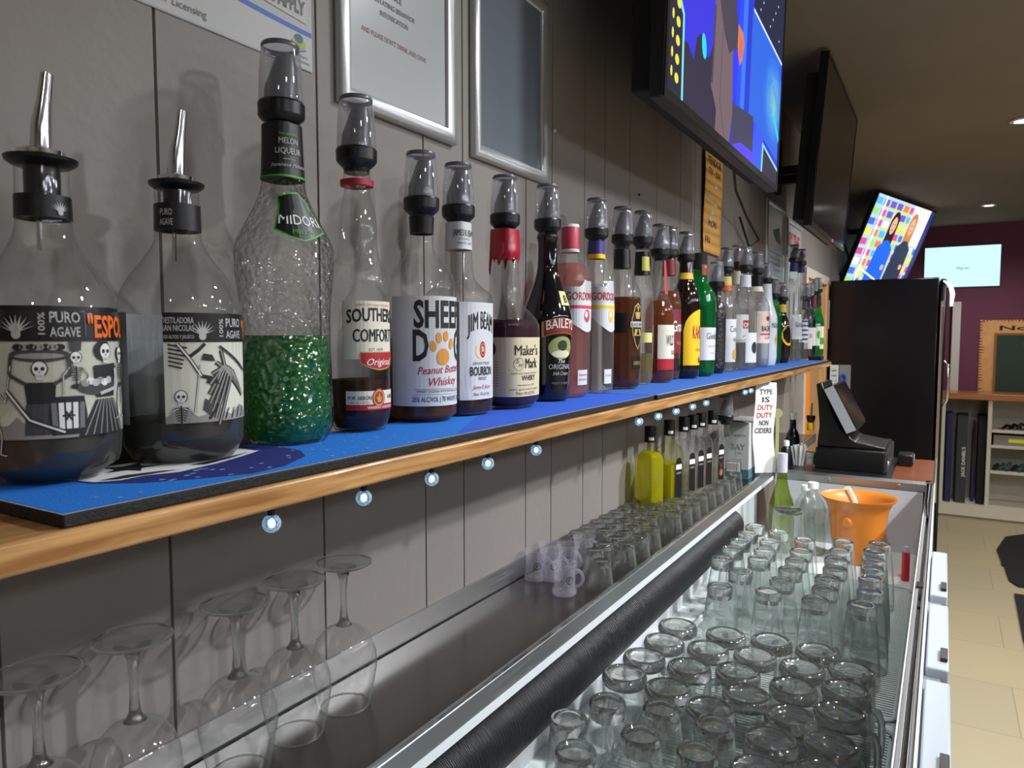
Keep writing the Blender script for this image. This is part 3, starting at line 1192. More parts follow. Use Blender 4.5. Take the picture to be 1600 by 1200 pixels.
GREYW = M('label_silver', (190, 190, 190), .5)
DARKLIQ = soft_glass('dark_liquor', (.22, .07, .05), (.04, .010, .009), .65, .3)
AMBER = soft_glass('amber_liquor', (.66, .30, .10), (.30, .09, .02), .25, .4)
AMBER2 = soft_glass('whiskey_liquor', (.45, .20, .09), (.12, .035, .012), .3, .4)
WATER = soft_glass('clear_liquor', (.5, .53, .52), (.045, .045, .04), .85, .3)
WATER2 = soft_glass('clear_spirit', (.86, .88, .86), (.3, .3, .3), .06, .8)
GREENL = soft_glass('green_liqueur', (.05, .60, .08), (.0, .14, .012), .74, 1.6, bump=(150, 1.0))
PINKL = soft_glass('pink_spirit', (.80, .52, .50), (.5, .22, .2), .2, .6)
MAROONL = soft_glass('red_brown_liquor', (.25, .12, .18), (.06, .02, .035), .65, .3)

GB = 'liquor bottles lined up on the shelf'
# 1, 2 : tequila
for (wh, px, prof, lv, l0, l1, ph, half, lab) in [
    ('a', 76, [(264, 43), (345, 45), (356, 46), (375, 52), (400, 66), (425, 84), (450, 102), (475, 111), (500, 115), (560, 115), (690, 114), (722, 108), (745, 92), (758, 78)], 676, 481, 674, 0, 108,
     'clear bottle with metal pourer and skeleton label, nearest the camera'),
    ('b', 283, [(301, 35), (362, 36), (378, 38), (392, 45), (412, 60), (432, 76), (455, 90), (480, 97), (505, 98), (560, 98), (668, 97), (695, 92), (712, 80), (722, 70)], 652, 491, 652, 21, 71,
     'second clear bottle with metal pourer, its skeleton label turned sideways')]:
    b = Bottle('tequila_bottle', lab, px, prof, group=GB)
    b.glass(CLEAR, seg=56)
    b.liquid(lv, WATER)
    R = b.r(b.zz(560))
    dr = (lambda cv, W, H, w=wh, R=R, ph=ph: tequila_label(cv, W, H, R, w))
    if wh == 'b':
        # the drawing is laid out around azimuth 0, shift by the label centre
        def dr(cv, W, H, R=R, ph=ph):
            c2 = Cv(cv.step)
            tequila_label(c2, W, H, R, 'b')
            # clip what falls outside the label
            for vs, fs, mat, ly in c2.it:
                sh = math.radians(ph) * R
                if ly == 1:
                    cv.it.append((vs, fs, mat, ly))
                    continue
                vv = [(x - sh, y) for x, y in vs]
                ff = [f for f in fs if all(-W / 2 < vv[i][0] < W / 2 for i in f)]
                cv.it.append((vv, ff, mat, ly))
    b.label('front_label', l0, l1, ph, half, dr, M('label_ivory', (216, 216, 200), .55))
    if wh == 'b':
        b.label('back_label', 490, 655, -150, 62, lambda cv, W, H: None, M('label_back', (150, 156, 162), .6))
    b.ring('neck_label', 308 if wh == 'a' else 322, 343 if wh == 'a' else 362, M('label_black', (13, 13, 17), .4))
    if wh == 'a':
        b.label('neck_emblem', 310, 340, 6, 30, lambda cv, W, H: agave(cv, 0, -H * .3, H * .5, GREYW), None, .0012)
    else:
        b.label('neck_text', 324, 360, -62, 30, lambda cv, W, H: cv.text('PURO', 0, H * .02, H * .27, GREYW, w=W * .5, bold=.02) and cv.text('AGAVE', 0, -H * .4, H * .27, GREYW, w=W * .55, bold=.02), None, .0012)
    metal_pourer(b.root, b.zz(264 if wh == 'a' else 300) + .0005, .0185 if wh == 'a' else .0175)

# 3 : green melon liqueur
b = Bottle('liqueur_bottle', 'tall green melon liqueur bottle with pebbled glass and black neck wrap', 447,
           [(196, 30), (240, 31), (285, 33), (305, 37), (330, 48), (352, 60), (375, 72), (395, 77), (430, 76), (480, 71), (540, 70), (600, 72), (660, 74), (690, 73), (702, 64)], n=2.6, group=GB)
b.glass(BUMPY, seg=56)
b.liquid(524, GREENL, seg=48)
b.ring('neck_wrap', 198, 283, M('label_black', (13, 13, 17), .4))
b.ring('green_band', 279, 282, GREEN, .0012)
b.label('neck_text', 200, 280, -22, 62, lambda cv, W, H: [cv.text('THE ORIGINAL', 0, H * .27, H * .045, GREEN, w=W * .45, bold=.02),
        cv.text('MELON', 0, H * .11, H * .11, GREYW, w=W * .46, bold=.02), cv.text('LIQUEUR', 0, -H * .08, H * .11, GREYW, w=W * .62, bold=.02),
        cv.text('with the finest', 0, -H * .2, H * .03, GREYW, w=W * .3), cv.text('Japanese Melons', 0, -H * .33, H * .07, GREYW, w=W * .85, shear=.3)], None, .0012)


def shield(cv, W, H):
    o = [(-.5, .40), (-.2, .47), (.1, .5), (.3, .36), (.42, .1), (.5, -.28), (.2, -.42), (0, -.5), (-.25, -.44), (-.5, -.3), (-.46, .1)]
    cv.poly([(a * W, c * H) for a, c in o], GREEN, 1)
    cv.poly([(a * W * .93, c * H * .93) for a, c in o], M('label_black', (13, 13, 17), .4), 2)
    cv.text('MIDORI', 0, -H * .18, H * .2, WHITEINK, w=W * .86, ly=3, bold=.015)
    cv.line([(-W * .12, H * .05), (-W * .1, H * .32), (0, H * .12), (W * .1, H * .32), (W * .12, H * .05)], .0012, GREYW, 3)
    cv.text('MELON', 0, -H * .36, H * .08, GREEN, w=W * .4, ly=3)


b.label('shield_label', 305, 384, -16, 38, shield, None, .0015)
optic(b.root, b.zz(196) - .001)

# 4 : southern whiskey liqueur
b = Bottle('whiskey_bottle', 'long-necked clear bottle of dark liqueur with cream label and red neck ring', 561,
           [(264, 20), (280, 21), (300, 20), (322, 25), (350, 30), (380, 30), (402, 33), (416, 40), (432, 46), (450, 48), (540, 48), (640, 48), (652, 46), (672, 47), (680, 42)], n=2.5, group=GB)
b.glass(CLEAR, seg=44)
b.liquid(592, DARKLIQ)
b.ring('neck_ring', 283, 292, RED, .0035)


def soco(cv, W, H):
    B2 = M('label_charcoal', (24, 24, 32), .5)
    cv.line([(-W * .49, -H * .485), (-W * .49, H * .485)], .0004, GOLD, 1)
    cv.text('SOUTHERN', 0, H * .12, H * .22, B2, w=W * .86, bold=.045, arch=H * .04)
    cv.text('COMFORT', 0, -H * .2, H * .22, B2, w=W * .68, bold=.045)
    cv.text('EST 1874', 0, -H * .36, H * .05, GREY, w=W * .25)
    cv.text('SPIRIT OF NEW ORLEANS', 0, H * .41, H * .04, GOLD, w=W * .6)


b.label('front_label', 472, 560, -12, 68, soco, M('label_cream', (228, 222, 204), .55))
b.label('ribbon_label', 549, 577, -2, 44, lambda cv, W, H: [
    cv.band(-W / 2, W / 2, lambda x: -H * .1 - H * .4 * (1 - (2 * x / W) ** 2), H / 2, GOLD, 1),
    cv.band(-W * .48, W * .48, lambda x: -H * .05 - H * .38 * (1 - (2 * x / W) ** 2), H * .45, RED, 2),
    cv.text('Original', 0, -H * .22, H * .36, WHITEINK, w=W * .72, ly=3, shear=.35, bold=.01)], None, .0008)
b.label('lower_label', 608, 637, -8, 66, lambda cv, W, H: [
    cv.band(-W / 2, W / 2, -H / 2, -H * .2, RED, 1),
    cv.ell(0, H * .12, H * .42, H * .5, RED, 2), cv.ell(0, H * .12, H * .36, H * .44, GOLD, 3), cv.ell(0, H * .12, H * .28, H * .34, RED, 4),
    cv.poly([(0, H * .4), (H * .09, H * .15), (H * .2, H * .2), (H * .1, H * -.1), (-H * .1, -H * .1), (-H * .2, H * .2), (-H * .09, H * .15)], GOLD, 5),
    cv.text('M.W. HERON', -W * .3, H * .05, H * .2, INK, w=W * .33, bold=.02), cv.text('1874', W * .3, H * .05, H * .2, INK, w=W * .2, bold=.02),
    cv.text('35% ALC/VOL', -W * .3, -H * .14, H * .1, GREY, w=W * .28), cv.text('WHISKEY LIQUEUR', W * .05, -H * .43, H * .13, WHITEINK, w=W * .5, bold=.02)], M('label_cream'), .0008)
optic(b.root, b.zz(264) - .001)

# 5 : peanut butter whiskey
b = Bottle('whiskey_bottle', 'round-shouldered clear bottle with large white label and orange paw print', 660,
           [(338, 19), (360, 18), (385, 18), (396, 22), (408, 32), (422, 43), (438, 50), (456, 53), (540, 53), (645, 53), (660, 51), (668, 46)], group=GB)
b.glass(CLEAR, seg=48)
b.liquid(560, AMBER)
b.ring('neck_band', 340, 366, BLACKP)


def sheep(cv, W, H):
    B2 = M('label_charcoal', (24, 24, 32), .5)
    w = .062
    cv.text('SHEEP', 0, H * .22, H * .235, B2, w=w * 1.18, bold=.06)
    cv.text('D', -w * .46, -H * .08, H * .27, B2, w=w * .3, bold=.05)
    cv.text('G', w * .46, -H * .08, H * .27, B2, w=w * .3, bold=.05)
    P = M('paw_orange', (222, 150, 62), .5)
    cv.ell(0, -H * .05, w * .15, H * .075, P, 2)
    cv.ell(-w * .02, -H * .075, w * .12, H * .05, P, 3)
    for (dx, dy) in ((-.2, .05), (-.09, .13), (.06, .145), (.19, .07)):
        cv.ell(dx * w * 1.1, H * dy * .95, w * .062, H * .05, P, 3, rot=-dx)
    cv.text('Peanut Butter', 0, -H * .2, H * .07, RED, w=w * 1.05, shear=.35, bold=.01, rot=.05)
    cv.text('Whiskey', w * .05, -H * .31, H * .075, RED, w=w * .7, shear=.35, bold=.01, rot=.05)
    cv.text('WHISKEY LIQUEUR WITH NATURAL FLAVOUR', 0, -H * .375, H * .022, B2, w=w * 1.1)
    cv.line([(-w * .6, -H * .345), (w * .6, -H * .345)], .0003, B2, 2)
    cv.line([(-w * .6, -H * .395), (w * .6, -H * .395)], .0003, B2, 2)
    cv.text('35% ALC/VOL | 70 WOOF | 700ml', 0, -H * .46, H * .045, B2, w=w * 1.25, bold=.02)


b.label('front_label', 465, 630, -16, 95, sheep, M('label_white', (214, 216, 220), .5))
optic(b.root, b.zz(337) - .001)

# 6 : white label bourbon
b = Bottle('bourbon_bottle', 'bourbon bottle with white label, red seal and white neck band, ribbed shoulders', 717,
           [(347, 19), (370, 19.5), (392, 20), (418, 22), (436, 25), (450, 38), (458, 48), (470, 52), (500, 52), (600, 52), (642, 51), (652, 46)], n=2.8, group=GB, x=.064)
b.glass(CLEAR, seg=48)
b.liquid(474, DARKLIQ)
b.ring('neck_label', 349, 391, M('label_white'))
b.label('neck_text', 350, 390, -22, 66, lambda cv, W, H: [cv.text('JAMES B. BEAM', 0, -H * .02, H * .24, INK, w=W * .86, bold=.02), cv.text('DISTILLING CO.', 0, -H * .18, H * .08, INK, w=W * .5),
        cv.text('SINCE 1795', 0, -H * .34, H * .08, INK, w=W * .6)], None, .0012)


def beam(cv, W, H):
    w = .044
    cv.band(-w * .66, w * .66, H * .35, lambda x: H * .5 - abs(x / w) ** 3 * .02, M('label_white'), 1)
    cv.text('JIM BEAM', 0, H * .18, H * .18, M('label_charcoal', (24, 24, 32), .5), w=w * 1.1, bold=.02, arch=H * .05)
    cv.ell(0, H * .0, w * .3, H * .09, CREAM, 1)
    cv.ell(0, H * .015, w * .14, H * .085, RED, 2)
    cv.ring(0, H * .015, w * .10, H * .06, .0005, WHITEINK, 3)
    cv.text('B', 0, -H * .005, H * .05, WHITEINK, ly=4, bold=.03)
    cv.text('KENTUCKY STRAIGHT', 0, -H * .14, H * .028, INK, w=w * .75)
    cv.text('BOURBON', 0, -H * .25, H * .09, INK, w=w * .95, bold=.03)
    cv.text('WHISKEY', 0, -H * .3, H * .035, INK, w=w * .4)
    cv.text('James B. Beam', 0, -H * .39, H * .04, RED, w=w * .8, shear=.4)
    cv.text('700ml  37% ALC/VOL', 0, -H * .46, H * .03, INK, w=w * .75)


b.label('front_label', 474, 621, -8, 46, beam, M('label_white'))
optic(b.root, b.zz(347) - .001)

# 7 : red wax whisky
b = Bottle('whisky_bottle', 'squat whisky bottle with dripping red wax on its neck and cream label', 789,
           [(358, 19), (380, 20), (408, 21), (440, 22), (465, 24), (478, 29), (490, 40), (502, 49), (515, 52), (560, 52), (622, 51), (634, 49), (641, 44)], n=3.2, group=GB)
b.glass(CLEAR, seg=48)
b.liquid(500, MAROONL)


def wax(b):
    mb = MB()
    wxm = M('red_wax', (176, 20, 44), .25, coat=.5)
    z1, z0 = b.zz(360), b.zz(404)
    seg = 36
    vs, fs = [], []
    rr = random.Random(5)
    drip = [0] * seg
    for k, d in ((22, .034), (23, .02), (25, .010), (27, .014), (28, .012), (30, .006), (32, .008), (33, .005), (2, .01), (12, .02), (8, .008)):
        drip[k] = d
    for k in range(seg):
        a = 2 * PI * k / seg
        zb = z0 - drip[k] * .8
        for j in range(8):
            z = z1 + (zb - z1) * j / 7
            q = b.r(z) * sup(a, b.n) + (.0024 if j < 7 else .0002) * (1 if drip[k] == 0 else 1.1)
            vs.append((q * math.cos(a), q * math.sin(a), z))
    for k in range(seg):
        l = (k + 1) % seg
        for j in range(7):
            fs.append((k * 8 + j, k * 8 + j + 1, l * 8 + j + 1, l * 8 + j))
    mb.add(vs, fs, wxm)
    mb.build('wax_seal', b.root, smooth=70)


wax(b)


def makers(cv, W, H):
    w = .058
    B2 = M('label_charcoal', (24, 24, 32), .5)
    cv.text("Maker's", w * .05, H * .2, H * .17, B2, w=w * .85, bold=.015)
    cv.text('Mark', w * .18, -H * .02, H * .17, B2, w=w * .52, bold=.015)
    cv.ring(-w * .27, H * .05, w * .13, H * .11, .0005, B2, 2)
    cv.text('S', -w * .30, H * .07, H * .07, B2)
    cv.text('IV', -w * .22, H * .0, H * .06, B2)
    cv.text('KENTUCKY STRAIGHT BOURBON', 0, -H * .12, H * .025, B2, w=w * .9)
    cv.text('WHISKY', w * .08, -H * .23, H * .09, B2, w=w * .55, bold=.015)
    cv.text('Handmade since 1958', 0, -H * .32, H * .03, B2, w=w * .6, shear=.2)
    cv.text('Distilled, aged and bottled by the distillery', 0, -H * .39, H * .03, B2, w=w)
    cv.text('700ml  40% ALC/VOL', 0, -H * .47, H * .05, B2, w=w * .7)
    cv.ell(-w * .92, H * .3, w * .12, H * .12, B2, 2)
    for k in range(10):
        cv.text('aged in american oak', -w * .95, H * .08 - H * .045 * k, H * .022, B2, w=w * .42)


b.label('front_label', 527, 616, -16, 92, makers, M('label_cream2', (216, 204, 168), .6))
optic(b.root, b.zz(358) - .001)

# 8 : irish cream
b = Bottle('cream_liqueur_bottle', 'glossy black long-necked cream liqueur bottle with gold-edged red ribbon label', 855,
           [(364, 15), (372, 17), (380, 15), (418, 16), (440, 21), (460, 28), (480, 35), (498, 39), (520, 38), (560, 36), (622, 33), (632, 30)], group=GB)
b.glass(M('black_glass', (6, 8, 16), .06, coat=.6), seg=44)


def baileys(cv, W, H):
    w = .056
    for (e, m, l) in ((1.0, GOLD, 1), (.9, M('label_rust', (140, 44, 24), .5), 2)):
        cv.band(-w * .6 * e, w * .6 * e, lambda x, e=e: H * .27 - (x / w) ** 2 * .02 + (1 - e) * .008, lambda x, e=e: H * .47 - (x / w) ** 2 * .02 - (1 - e) * .008, m, l)
    cv.text('BAILEYS', 0, H * .31, H * .12, WHITEINK, w=w * .95, ly=3, bold=.02, arch=.004)
    cv.ell(0, H * .08, w * .42, H * .15, M('label_sage', (150, 160, 96), .6), 1)
    cv.ell(w * .02, H * .11, w * .17, H * .07, M('label_olive', (40, 52, 24), .6), 2)
    cv.ell(0, H * .0, w * .32, H * .05, CREAM, 2)
    cv.text('The', 0, -H * .12, H * .05, WHITEINK, shear=.3)
    cv.text('ORIGINAL', 0, -H * .2, H * .065, GREYW, w=w * .8)
    cv.text('Irish Cream', 0, -H * .28, H * .05, GREYW, w=w * .55, shear=.3)
    cv.text('PRODUCT OF IRELAND', 0, -H * .4, H * .03, GREY, w=w * .6)


b.label('front_label', 494, 610, -24, 75, baileys, None)
b.label('shoulder_label', 456, 478, -2, 20, lambda cv, W, H: [cv.band(-W / 2, W / 2, -H / 2, H / 2, M('label_pale', (214, 210, 140), .5), 0), cv.text('B', 0, -H * .3, H * .5, INK, bold=.05)], None)
optic(b.root, b.zz(364) - .001)


# 9, 10 : gin
def gordons(c2):
    def f(cv, W, H):
        cv.band(-W / 2, W / 2, H * .12, lambda x: H * (.40 if x < -W * .12 else .40 + .1 * math.sin(min(1, (x + W * .12) / (W * .2)) * PI / 2)), M('label_white'), 0)
        cv.text("GORDON'S", .0, H * .2, H * .12, RED, w=.062, bold=.02)
        cv.band(-W / 2, W / 2, H * .07, H * .12, c2, 1)
        cv.band(-W / 2, W / 2, lambda x: H * (-.05 - .24 * math.sin(max(0, x / W + .5) * PI * .75)), H * .07, M('label_white'), 0)
        cv.ell(W * .14, -H * .04, W * .14, H * .1, c2, 2)
        cv.ell(W * .1, -H * .02, W * .07, H * .05, WHITEINK, 3)
    return f


b = Bottle('gin_bottle', 'pink gin bottle with pink screw cap and white label', 890,
           [(394, 15), (402, 15), (408, 17), (418, 26), (430, 31), (445, 33), (520, 32), (600, 30), (614, 29), (622, 26)], n=3, group=GB)
b.glass(CLEAR, seg=40)
b.liquid(412, PINKL)
PK = M('cap_pink', (196, 60, 84), .35)
zt = b.zz(394)
MB().lathe([(.0001, b.zz(353) - zt), (.0148, b.zz(353) - zt), (.0155, b.zz(355) - zt), (.0155, 0), (.0001, 0)], PK, 28).lathe(
    [(.0001, b.zz(352) - zt + .0004), (.0152, b.zz(352) - zt + .0004), (.0158, b.zz(356) - zt)], WHITEINK, 28).lathe([(.0158, .004), (.016, .0), (.0155, -.001)], WHITEINK, 28).build('screw_cap', b.root, loc=(0, 0, zt))
b.label('front_label', 440, 540, -20, 60, gordons(M('label_pink', (206, 70, 96), .5)), None)
b.label('small_label', 577, 600, -16, 24, lambda cv, W, H: [cv.text('PREMIUM PINK', 0, H * .1, H * .14, RED, w=W * .8), cv.text('DISTILLED GIN', 0, -H * .2, H * .14, RED, w=W * .8)], M('label_white'))
b = Bottle('gin_bottle', 'clear gin bottle with yellow banded white label and violet neck band', 931,
           [(376, 12), (405, 13), (415, 15), (428, 22), (440, 26), (455, 28), (520, 28), (598, 27), (608, 26), (615, 23)], n=3, group=GB)
b.glass(CLEARG, seg=40)
b.liquid(445, WATER2)
b.ring('neck_label', 377, 398, M('label_violet', (64, 56, 130), .5))
b.ring('neck_band', 398, 405, YELLOW, .0009)
b.label('front_label', 440, 540, -22, 60, gordons(YELLOW), None)
b.label('small_label', 576, 598, -16, 22, lambda cv, W, H: cv.text('LONDON DRY', 0, 0, H * .14, GREY, w=W * .8), M('label_white'))
optic(b.root, b.zz(376) - .001)


# the rest of the row: px, profile, options
def generic(name, label, px, prof, glass, liq=None, lv=None, labs=(), n=2, cap=None, seg=28, x=XB):
    b = Bottle(name, label, px, prof, n=n, group=GB, x=x)
    b.glass(glass, seg=seg)
    if liq:
        b.liquid(lv, liq, seg=24)
    for q in labs:
        if q[0] == 'ring':
            b.ring(q[1], q[2], q[3], q[4], q[5] if len(q) > 5 else .0006, 20)
        else:
            b.label(q[0], q[1], q[2], q[3], q[4], q[5], q[6] if len(q) > 6 else None, q[7] if len(q) > 7 else .0004)
    if cap is None:
        optic(b.root, b.zz(prof[0][0]) - .001)
    return b


def heart(cv, W, H):
    B2 = M('label_black', (13, 13, 17), .4)
    o = [(0, .5), (.28, .42), (.46, .15), (.42, -.15), (.2, -.4), (0, -.5), (-.2, -.4), (-.42, -.15), (-.46, .15), (-.28, .42)]
    cv.poly([(a * W * .8, c * H) for a, c in o], GOLD, 1)
    cv.poly([(a * W * .73, c * H * .93) for a, c in o], B2, 2)
    cv.poly([(-W * .2, H * .3), (W * .2, H * .3), (W * .14, H * .16), (-W * .14, H * .16)], GOLD, 3)
    cv.poly([(0, H * .3), (W * .09, H * .42), (-W * .09, H * .42)], GOLD, 3)
    cv.band(-W * .42, W * .42, -H * .02, H * .1, GREYW, 3)
    cv.text('BLACK HEART', 0, 0, H * .07, INK, w=W * .78, ly=4, bold=.03)
    cv.poly([(-W * .26, -H * .2), (W * .26, -H * .2), (W * .2, -H * .06), (-W * .2, -H * .06)], GOLD, 3)
    cv.poly([(-W * .14, -H * .18), (W * .14, -H * .18), (0, -H * .04)], B2, 4)


generic('rum_bottle', 'brown rum bottle with black and gold shield emblem', 971,
        [(384, 12), (420, 14), (432, 17), (445, 25), (458, 31), (480, 32), (560, 32), (600, 31), (610, 27)], CLEAR, AMBER2, 465,
        [('ring', 'neck_label', 390, 420, BLACKP), ('emblem', 474, 546, -12, 36, heart), ('side_label', 490, 520, -75, 22, lambda cv, W, H: None, BLACKP),
         ('lower_label', 556, 575, -12, 22, lambda cv, W, H: cv.text('DARK RUM', 0, -H * .2, H * .3, GOLD, w=W * .8), M('label_black'))], n=2.4, seg=36)
generic('spirit_bottle', 'slender faceted clear bottle a third full, between two brown bottles', 1002,
        [(386, 10), (428, 12), (438, 14), (450, 16), (470, 18), (520, 19), (590, 18), (604, 15)], CLEARG, soft_glass('pale_gold', (.66, .6, .34), (.3, .24, .08), .25), 552,
        [('ring', 'neck_label', 394, 430, BLACKP), ('neck_patch', 402, 424, -30, 40, lambda cv, W, H: None, M('label_lemon', (190, 184, 90), .5), .0012),
         ('small_label', 520, 535, -40, 40, lambda cv, W, H: None, M('label_pale', (214, 210, 140), .5))], n=3, x=.06)
generic('bourbon_bottle', 'bourbon bottle with long white label over a red band', 1030,
        [(404, 9), (415, 9), (440, 11), (465, 13), (480, 20), (492, 23), (520, 23), (590, 23), (600, 20)], CLEAR, AMBER, 470,
        [('neck_strip', 408, 460, -6, 26, lambda cv, W, H: None, M('strip_red', (176, 60, 60), .5)),
         ('front_label', 508, 560, -14, 62, lambda cv, W, H: [cv.text('WILD TURKEY', W * .2, -H * .1, H * .3, INK, w=.062, bold=.02), cv.text('BOURBON', W * .2, -H * .38, H * .13, RED, w=.03, bold=.02)], M('label_cream')),
         ('red_band', 560, 577, -14, 62, lambda cv, W, H: None, RED)])
generic('whisky_bottle', 'whisky bottle with maroon label and maroon neck band', 1044,
        [(404, 10), (432, 11), (445, 12), (460, 17), (474, 20), (490, 20), (580, 20), (597, 18)], CLEAR, AMBER, 455,
        [('ring', 'neck_label', 406, 431, M('label_maroon', (120, 28, 48), .5)),
         ('front_label', 484, 552, -14, 60, lambda cv, W, H: [cv.text("Grant's", W * .1, 0, H * .24, WHITEINK, w=.05, bold=.02), cv.text('TRIPLE WOOD', W * .1, -H * .3, H * .07, GOLD, w=.03)], M('label_maroon')),
         ('lower_label', 560, 578, -14, 50, lambda cv, W, H: None, M('label_black'))], n=2.6, x=.048)
generic('coffee_liqueur_bottle', 'dark brown liqueur bottle with yellow arched label', 1070,
        [(411, 10), (430, 11), (442, 13), (455, 19), (468, 22), (485, 23), (540, 23), (585, 23), (595, 20)], M('brown_glass', (26, 12, 8), .08, coat=.5), None, None,
        [('ring', 'neck_label', 427, 437, M('label_lemon2', (216, 180, 60), .5)),
         ('front_label', 484, 570, -16, 62, lambda cv, W, H: [cv.band(-W / 2, W / 2, -H / 2, lambda x: H * (.1 + .4 * math.sqrt(max(0, 1 - (1 - min(1, (x / W + .5) * 1.5)) ** 2))), YELLOW, 0),
          cv.text('KAHLÚA', W * .12, -H * .02, H * .22, RED, w=.05, bold=.05), cv.text('COFFEE LIQUEUR', W * .1, -H * .25, H * .05, RED, w=.03), cv.band(W * .05, W * .35, -H * .46, -H * .36, RED, 1)])])
generic('malt_whisky_bottle', 'emerald green whisky bottle with black cap and white label', 1092,
        [(412, 10), (428, 11), (442, 14), (455, 22), (468, 26), (480, 27), (560, 26), (582, 25), (591, 22)], soft_glass('green_glass', (.16, .62, .25), (.0, .16, .04), .4, 1.4), soft_glass('green_whisky', (.1, .4, .14), (.0, .08, .02), .35), 478,
        [('ring', 'cap', 396, 420, BLACKM, .0018), ('neck_label', 414, 431, -20, 40, lambda cv, W, H: cv.ell(0, 0, W * .3, H * .4, GOLD, 1), M('label_rust', (140, 44, 24), .5), .0024),
         ('shoulder_crest', 460, 490, 12, 20, lambda cv, W, H: cv.line([(0, -H * .4), (W * .2, 0), (-W * .1, H * .1), (W * .1, H * .4)], .003, GOLD, 1), None),
         ('front_label', 512, 562, -16, 62, lambda cv, W, H: [cv.text('Glenfiddich', W * .1, H * .14, H * .2, INK, w=.062), cv.text('SINGLE MALT SCOTCH WHISKY', W * .1, -H * .1, H * .05, GREY, w=.05), cv.text('AGED 12 YEARS', W * .1, -H * .3, H * .05, GOLD, w=.04)], M('label_white'))], n=2.8, cap='own')
BUMPYD = M('dark_cut_glass', (20, 14, 16), .08, coat=.8, bump=(180, 1.0))
generic('raspberry_liqueur_bottle', 'short black dimpled bottle beside the green whisky bottle', 1118,
        [(452, 7), (462, 8), (474, 12), (486, 15), (500, 16), (560, 16), (578, 15), (584, 13)], BUMPYD, None, None, [])
generic('orange_liqueur_bottle', 'clear bottle with white label, yellow neck band above orange', 1133,
        [(428, 8), (455, 9), (466, 11), (480, 16), (492, 17), (510, 17), (560, 17), (580, 15)], CLEAR, WATER2, 500,
        [('ring', 'neck_label', 433, 446, M('label_lemon3', (206, 184, 96), .5)), ('ring', 'neck_band', 446, 455, M('band_orange', (196, 90, 50), .5)),
         ('front_label', 499, 565, -20, 66, lambda cv, W, H: [cv.text('Coruba', W * .1, H * .2, H * .14, INK, w=.045), cv.ell(W * .1, -H * .32, W * .2, H * .13, GOLD, 1), cv.text('RUM', W * .1, -H * .02, H * .08, RED, w=.02)], M('label_white'))])
generic('vodka_bottle', 'clear bottle with white neck band and black tartan square on its label', 1150,
        [(420, 8), (446, 9), (458, 11), (472, 17), (484, 19), (500, 19), (565, 19), (577, 17)], CLEAR, WATER2, 520,
        [('ring', 'neck_label', 425, 445, M('label_cream')), ('front_label', 492, 535, -20, 60, lambda cv, W, H: [cv.band(-W * .2, W * .2, 0, H * .3, RED, 1), cv.text('OP', 0, H * .05, H * .16, WHITEINK, bold=.04), cv.line([(-W * .2, -H * .3), (W * .3, -H * .12)], .002, INK, 1)], M('label_white'))], x=.040)
generic('vodka_bottle', 'tall clear bottle with pale blue-white neck band', 1163,
        [(425, 8), (448, 9), (458, 11), (470, 17), (484, 19), (500, 19), (565, 19), (577, 17)], CLEAR, WATER2, 530,
        [('ring', 'neck_label', 430, 449, M('label_pale_blue', (206, 212, 222), .5)), ('front_label', 520, 566, -20, 50, lambda cv, W, H: cv.ell(0, 0, W * .2, H * .2, INK, 1), M('label_white'))], x=.088)
generic('white_rum_bottle', 'clear rum bottle with red round badge on a pale label', 1181,
        [(429, 9), (450, 9), (460, 12), (474, 20), (486, 22), (500, 23), (565, 22), (575, 20)], CLEAR, WATER2, 560,
        [('ring', 'neck_label', 431, 448, BLACKP), ('ring', 'neck_band', 448, 456, M('label_cream')),
         ('front_label', 487, 536, -22, 62, lambda cv, W, H: [cv.ell(0, H * .28, .0085, .0085, RED, 2), cv.ell(0, H * .28, .005, .006, INK, 3), cv.text('BACARDI', 0, -H * .12, H * .16, INK, w=.05, bold=.02),
          cv.band(-W * .3, W * .4, -H * .24, -H * .2, RED, 1), cv.text('CARTA BLANCA', 0, -H * .38, H * .07, RED, w=.03)], M('label_blush', (232, 210, 200), .5))], n=2.5)
generic('coconut_rum_bottle', 'opaque white rum bottle with sunset and palm picture', 1196,
        [(444, 8), (462, 9), (475, 11), (490, 16), (502, 18), (515, 18), (560, 18), (572, 16)], M('opaque_white', (206, 212, 220), .2), None, None,
        [('front_label', 500, 550, -22, 50, lambda cv, W, H: [cv.text('MALIBU', 0, H * .25, H * .16, INK, w=.034), cv.ell(W * .05, -H * .1, .007, .008, M('sun_orange', (236, 140, 50), .5), 1), cv.ell(W * .05, -H * .2, .006, .003, YELLOW, 2), cv.line([(W * .05, -H * .3), (W * .05, H * .05)], .001, INK, 3)])])
generic('herbal_liqueur_bottle', 'small green bottle half hidden behind the white rum bottle', 1208,
        [(467, 6), (477, 7), (487, 11), (497, 13), (510, 13), (555, 13), (569, 11)], MATS['green_glass'], None, None, [], x=.05)
generic('brandy_bottle', 'dark brown bottle with round yellow label and yellow neck band', 1221,
        [(472, 6), (490, 7), (500, 10), (512, 13), (525, 14), (555, 14), (567, 12)], M('brown_glass'), None, None,
        [('ring', 'neck_label', 476, 488, M('label_lemon2')), ('front_label', 508, 540, -24, 60, lambda cv, W, H: [cv.ell(0, 0, W * .45, H * .5, YELLOW, 1)])])
generic('liqueur_bottle', 'very tall slim clear bottle rising above its neighbours near the shelf end', 1238,
        [(411, 6), (424, 7), (450, 8), (480, 10), (495, 14), (510, 15), (550, 15), (565, 13)], CLEAR, WATER2, 535,
        [('ring', 'neck_label', 411, 424, M('label_violet')), ('front_label', 492, 530, -24, 60, lambda cv, W, H: cv.text('Galliano', 0, 0, H * .2, M('label_violet'), w=.05), M('label_white'))])
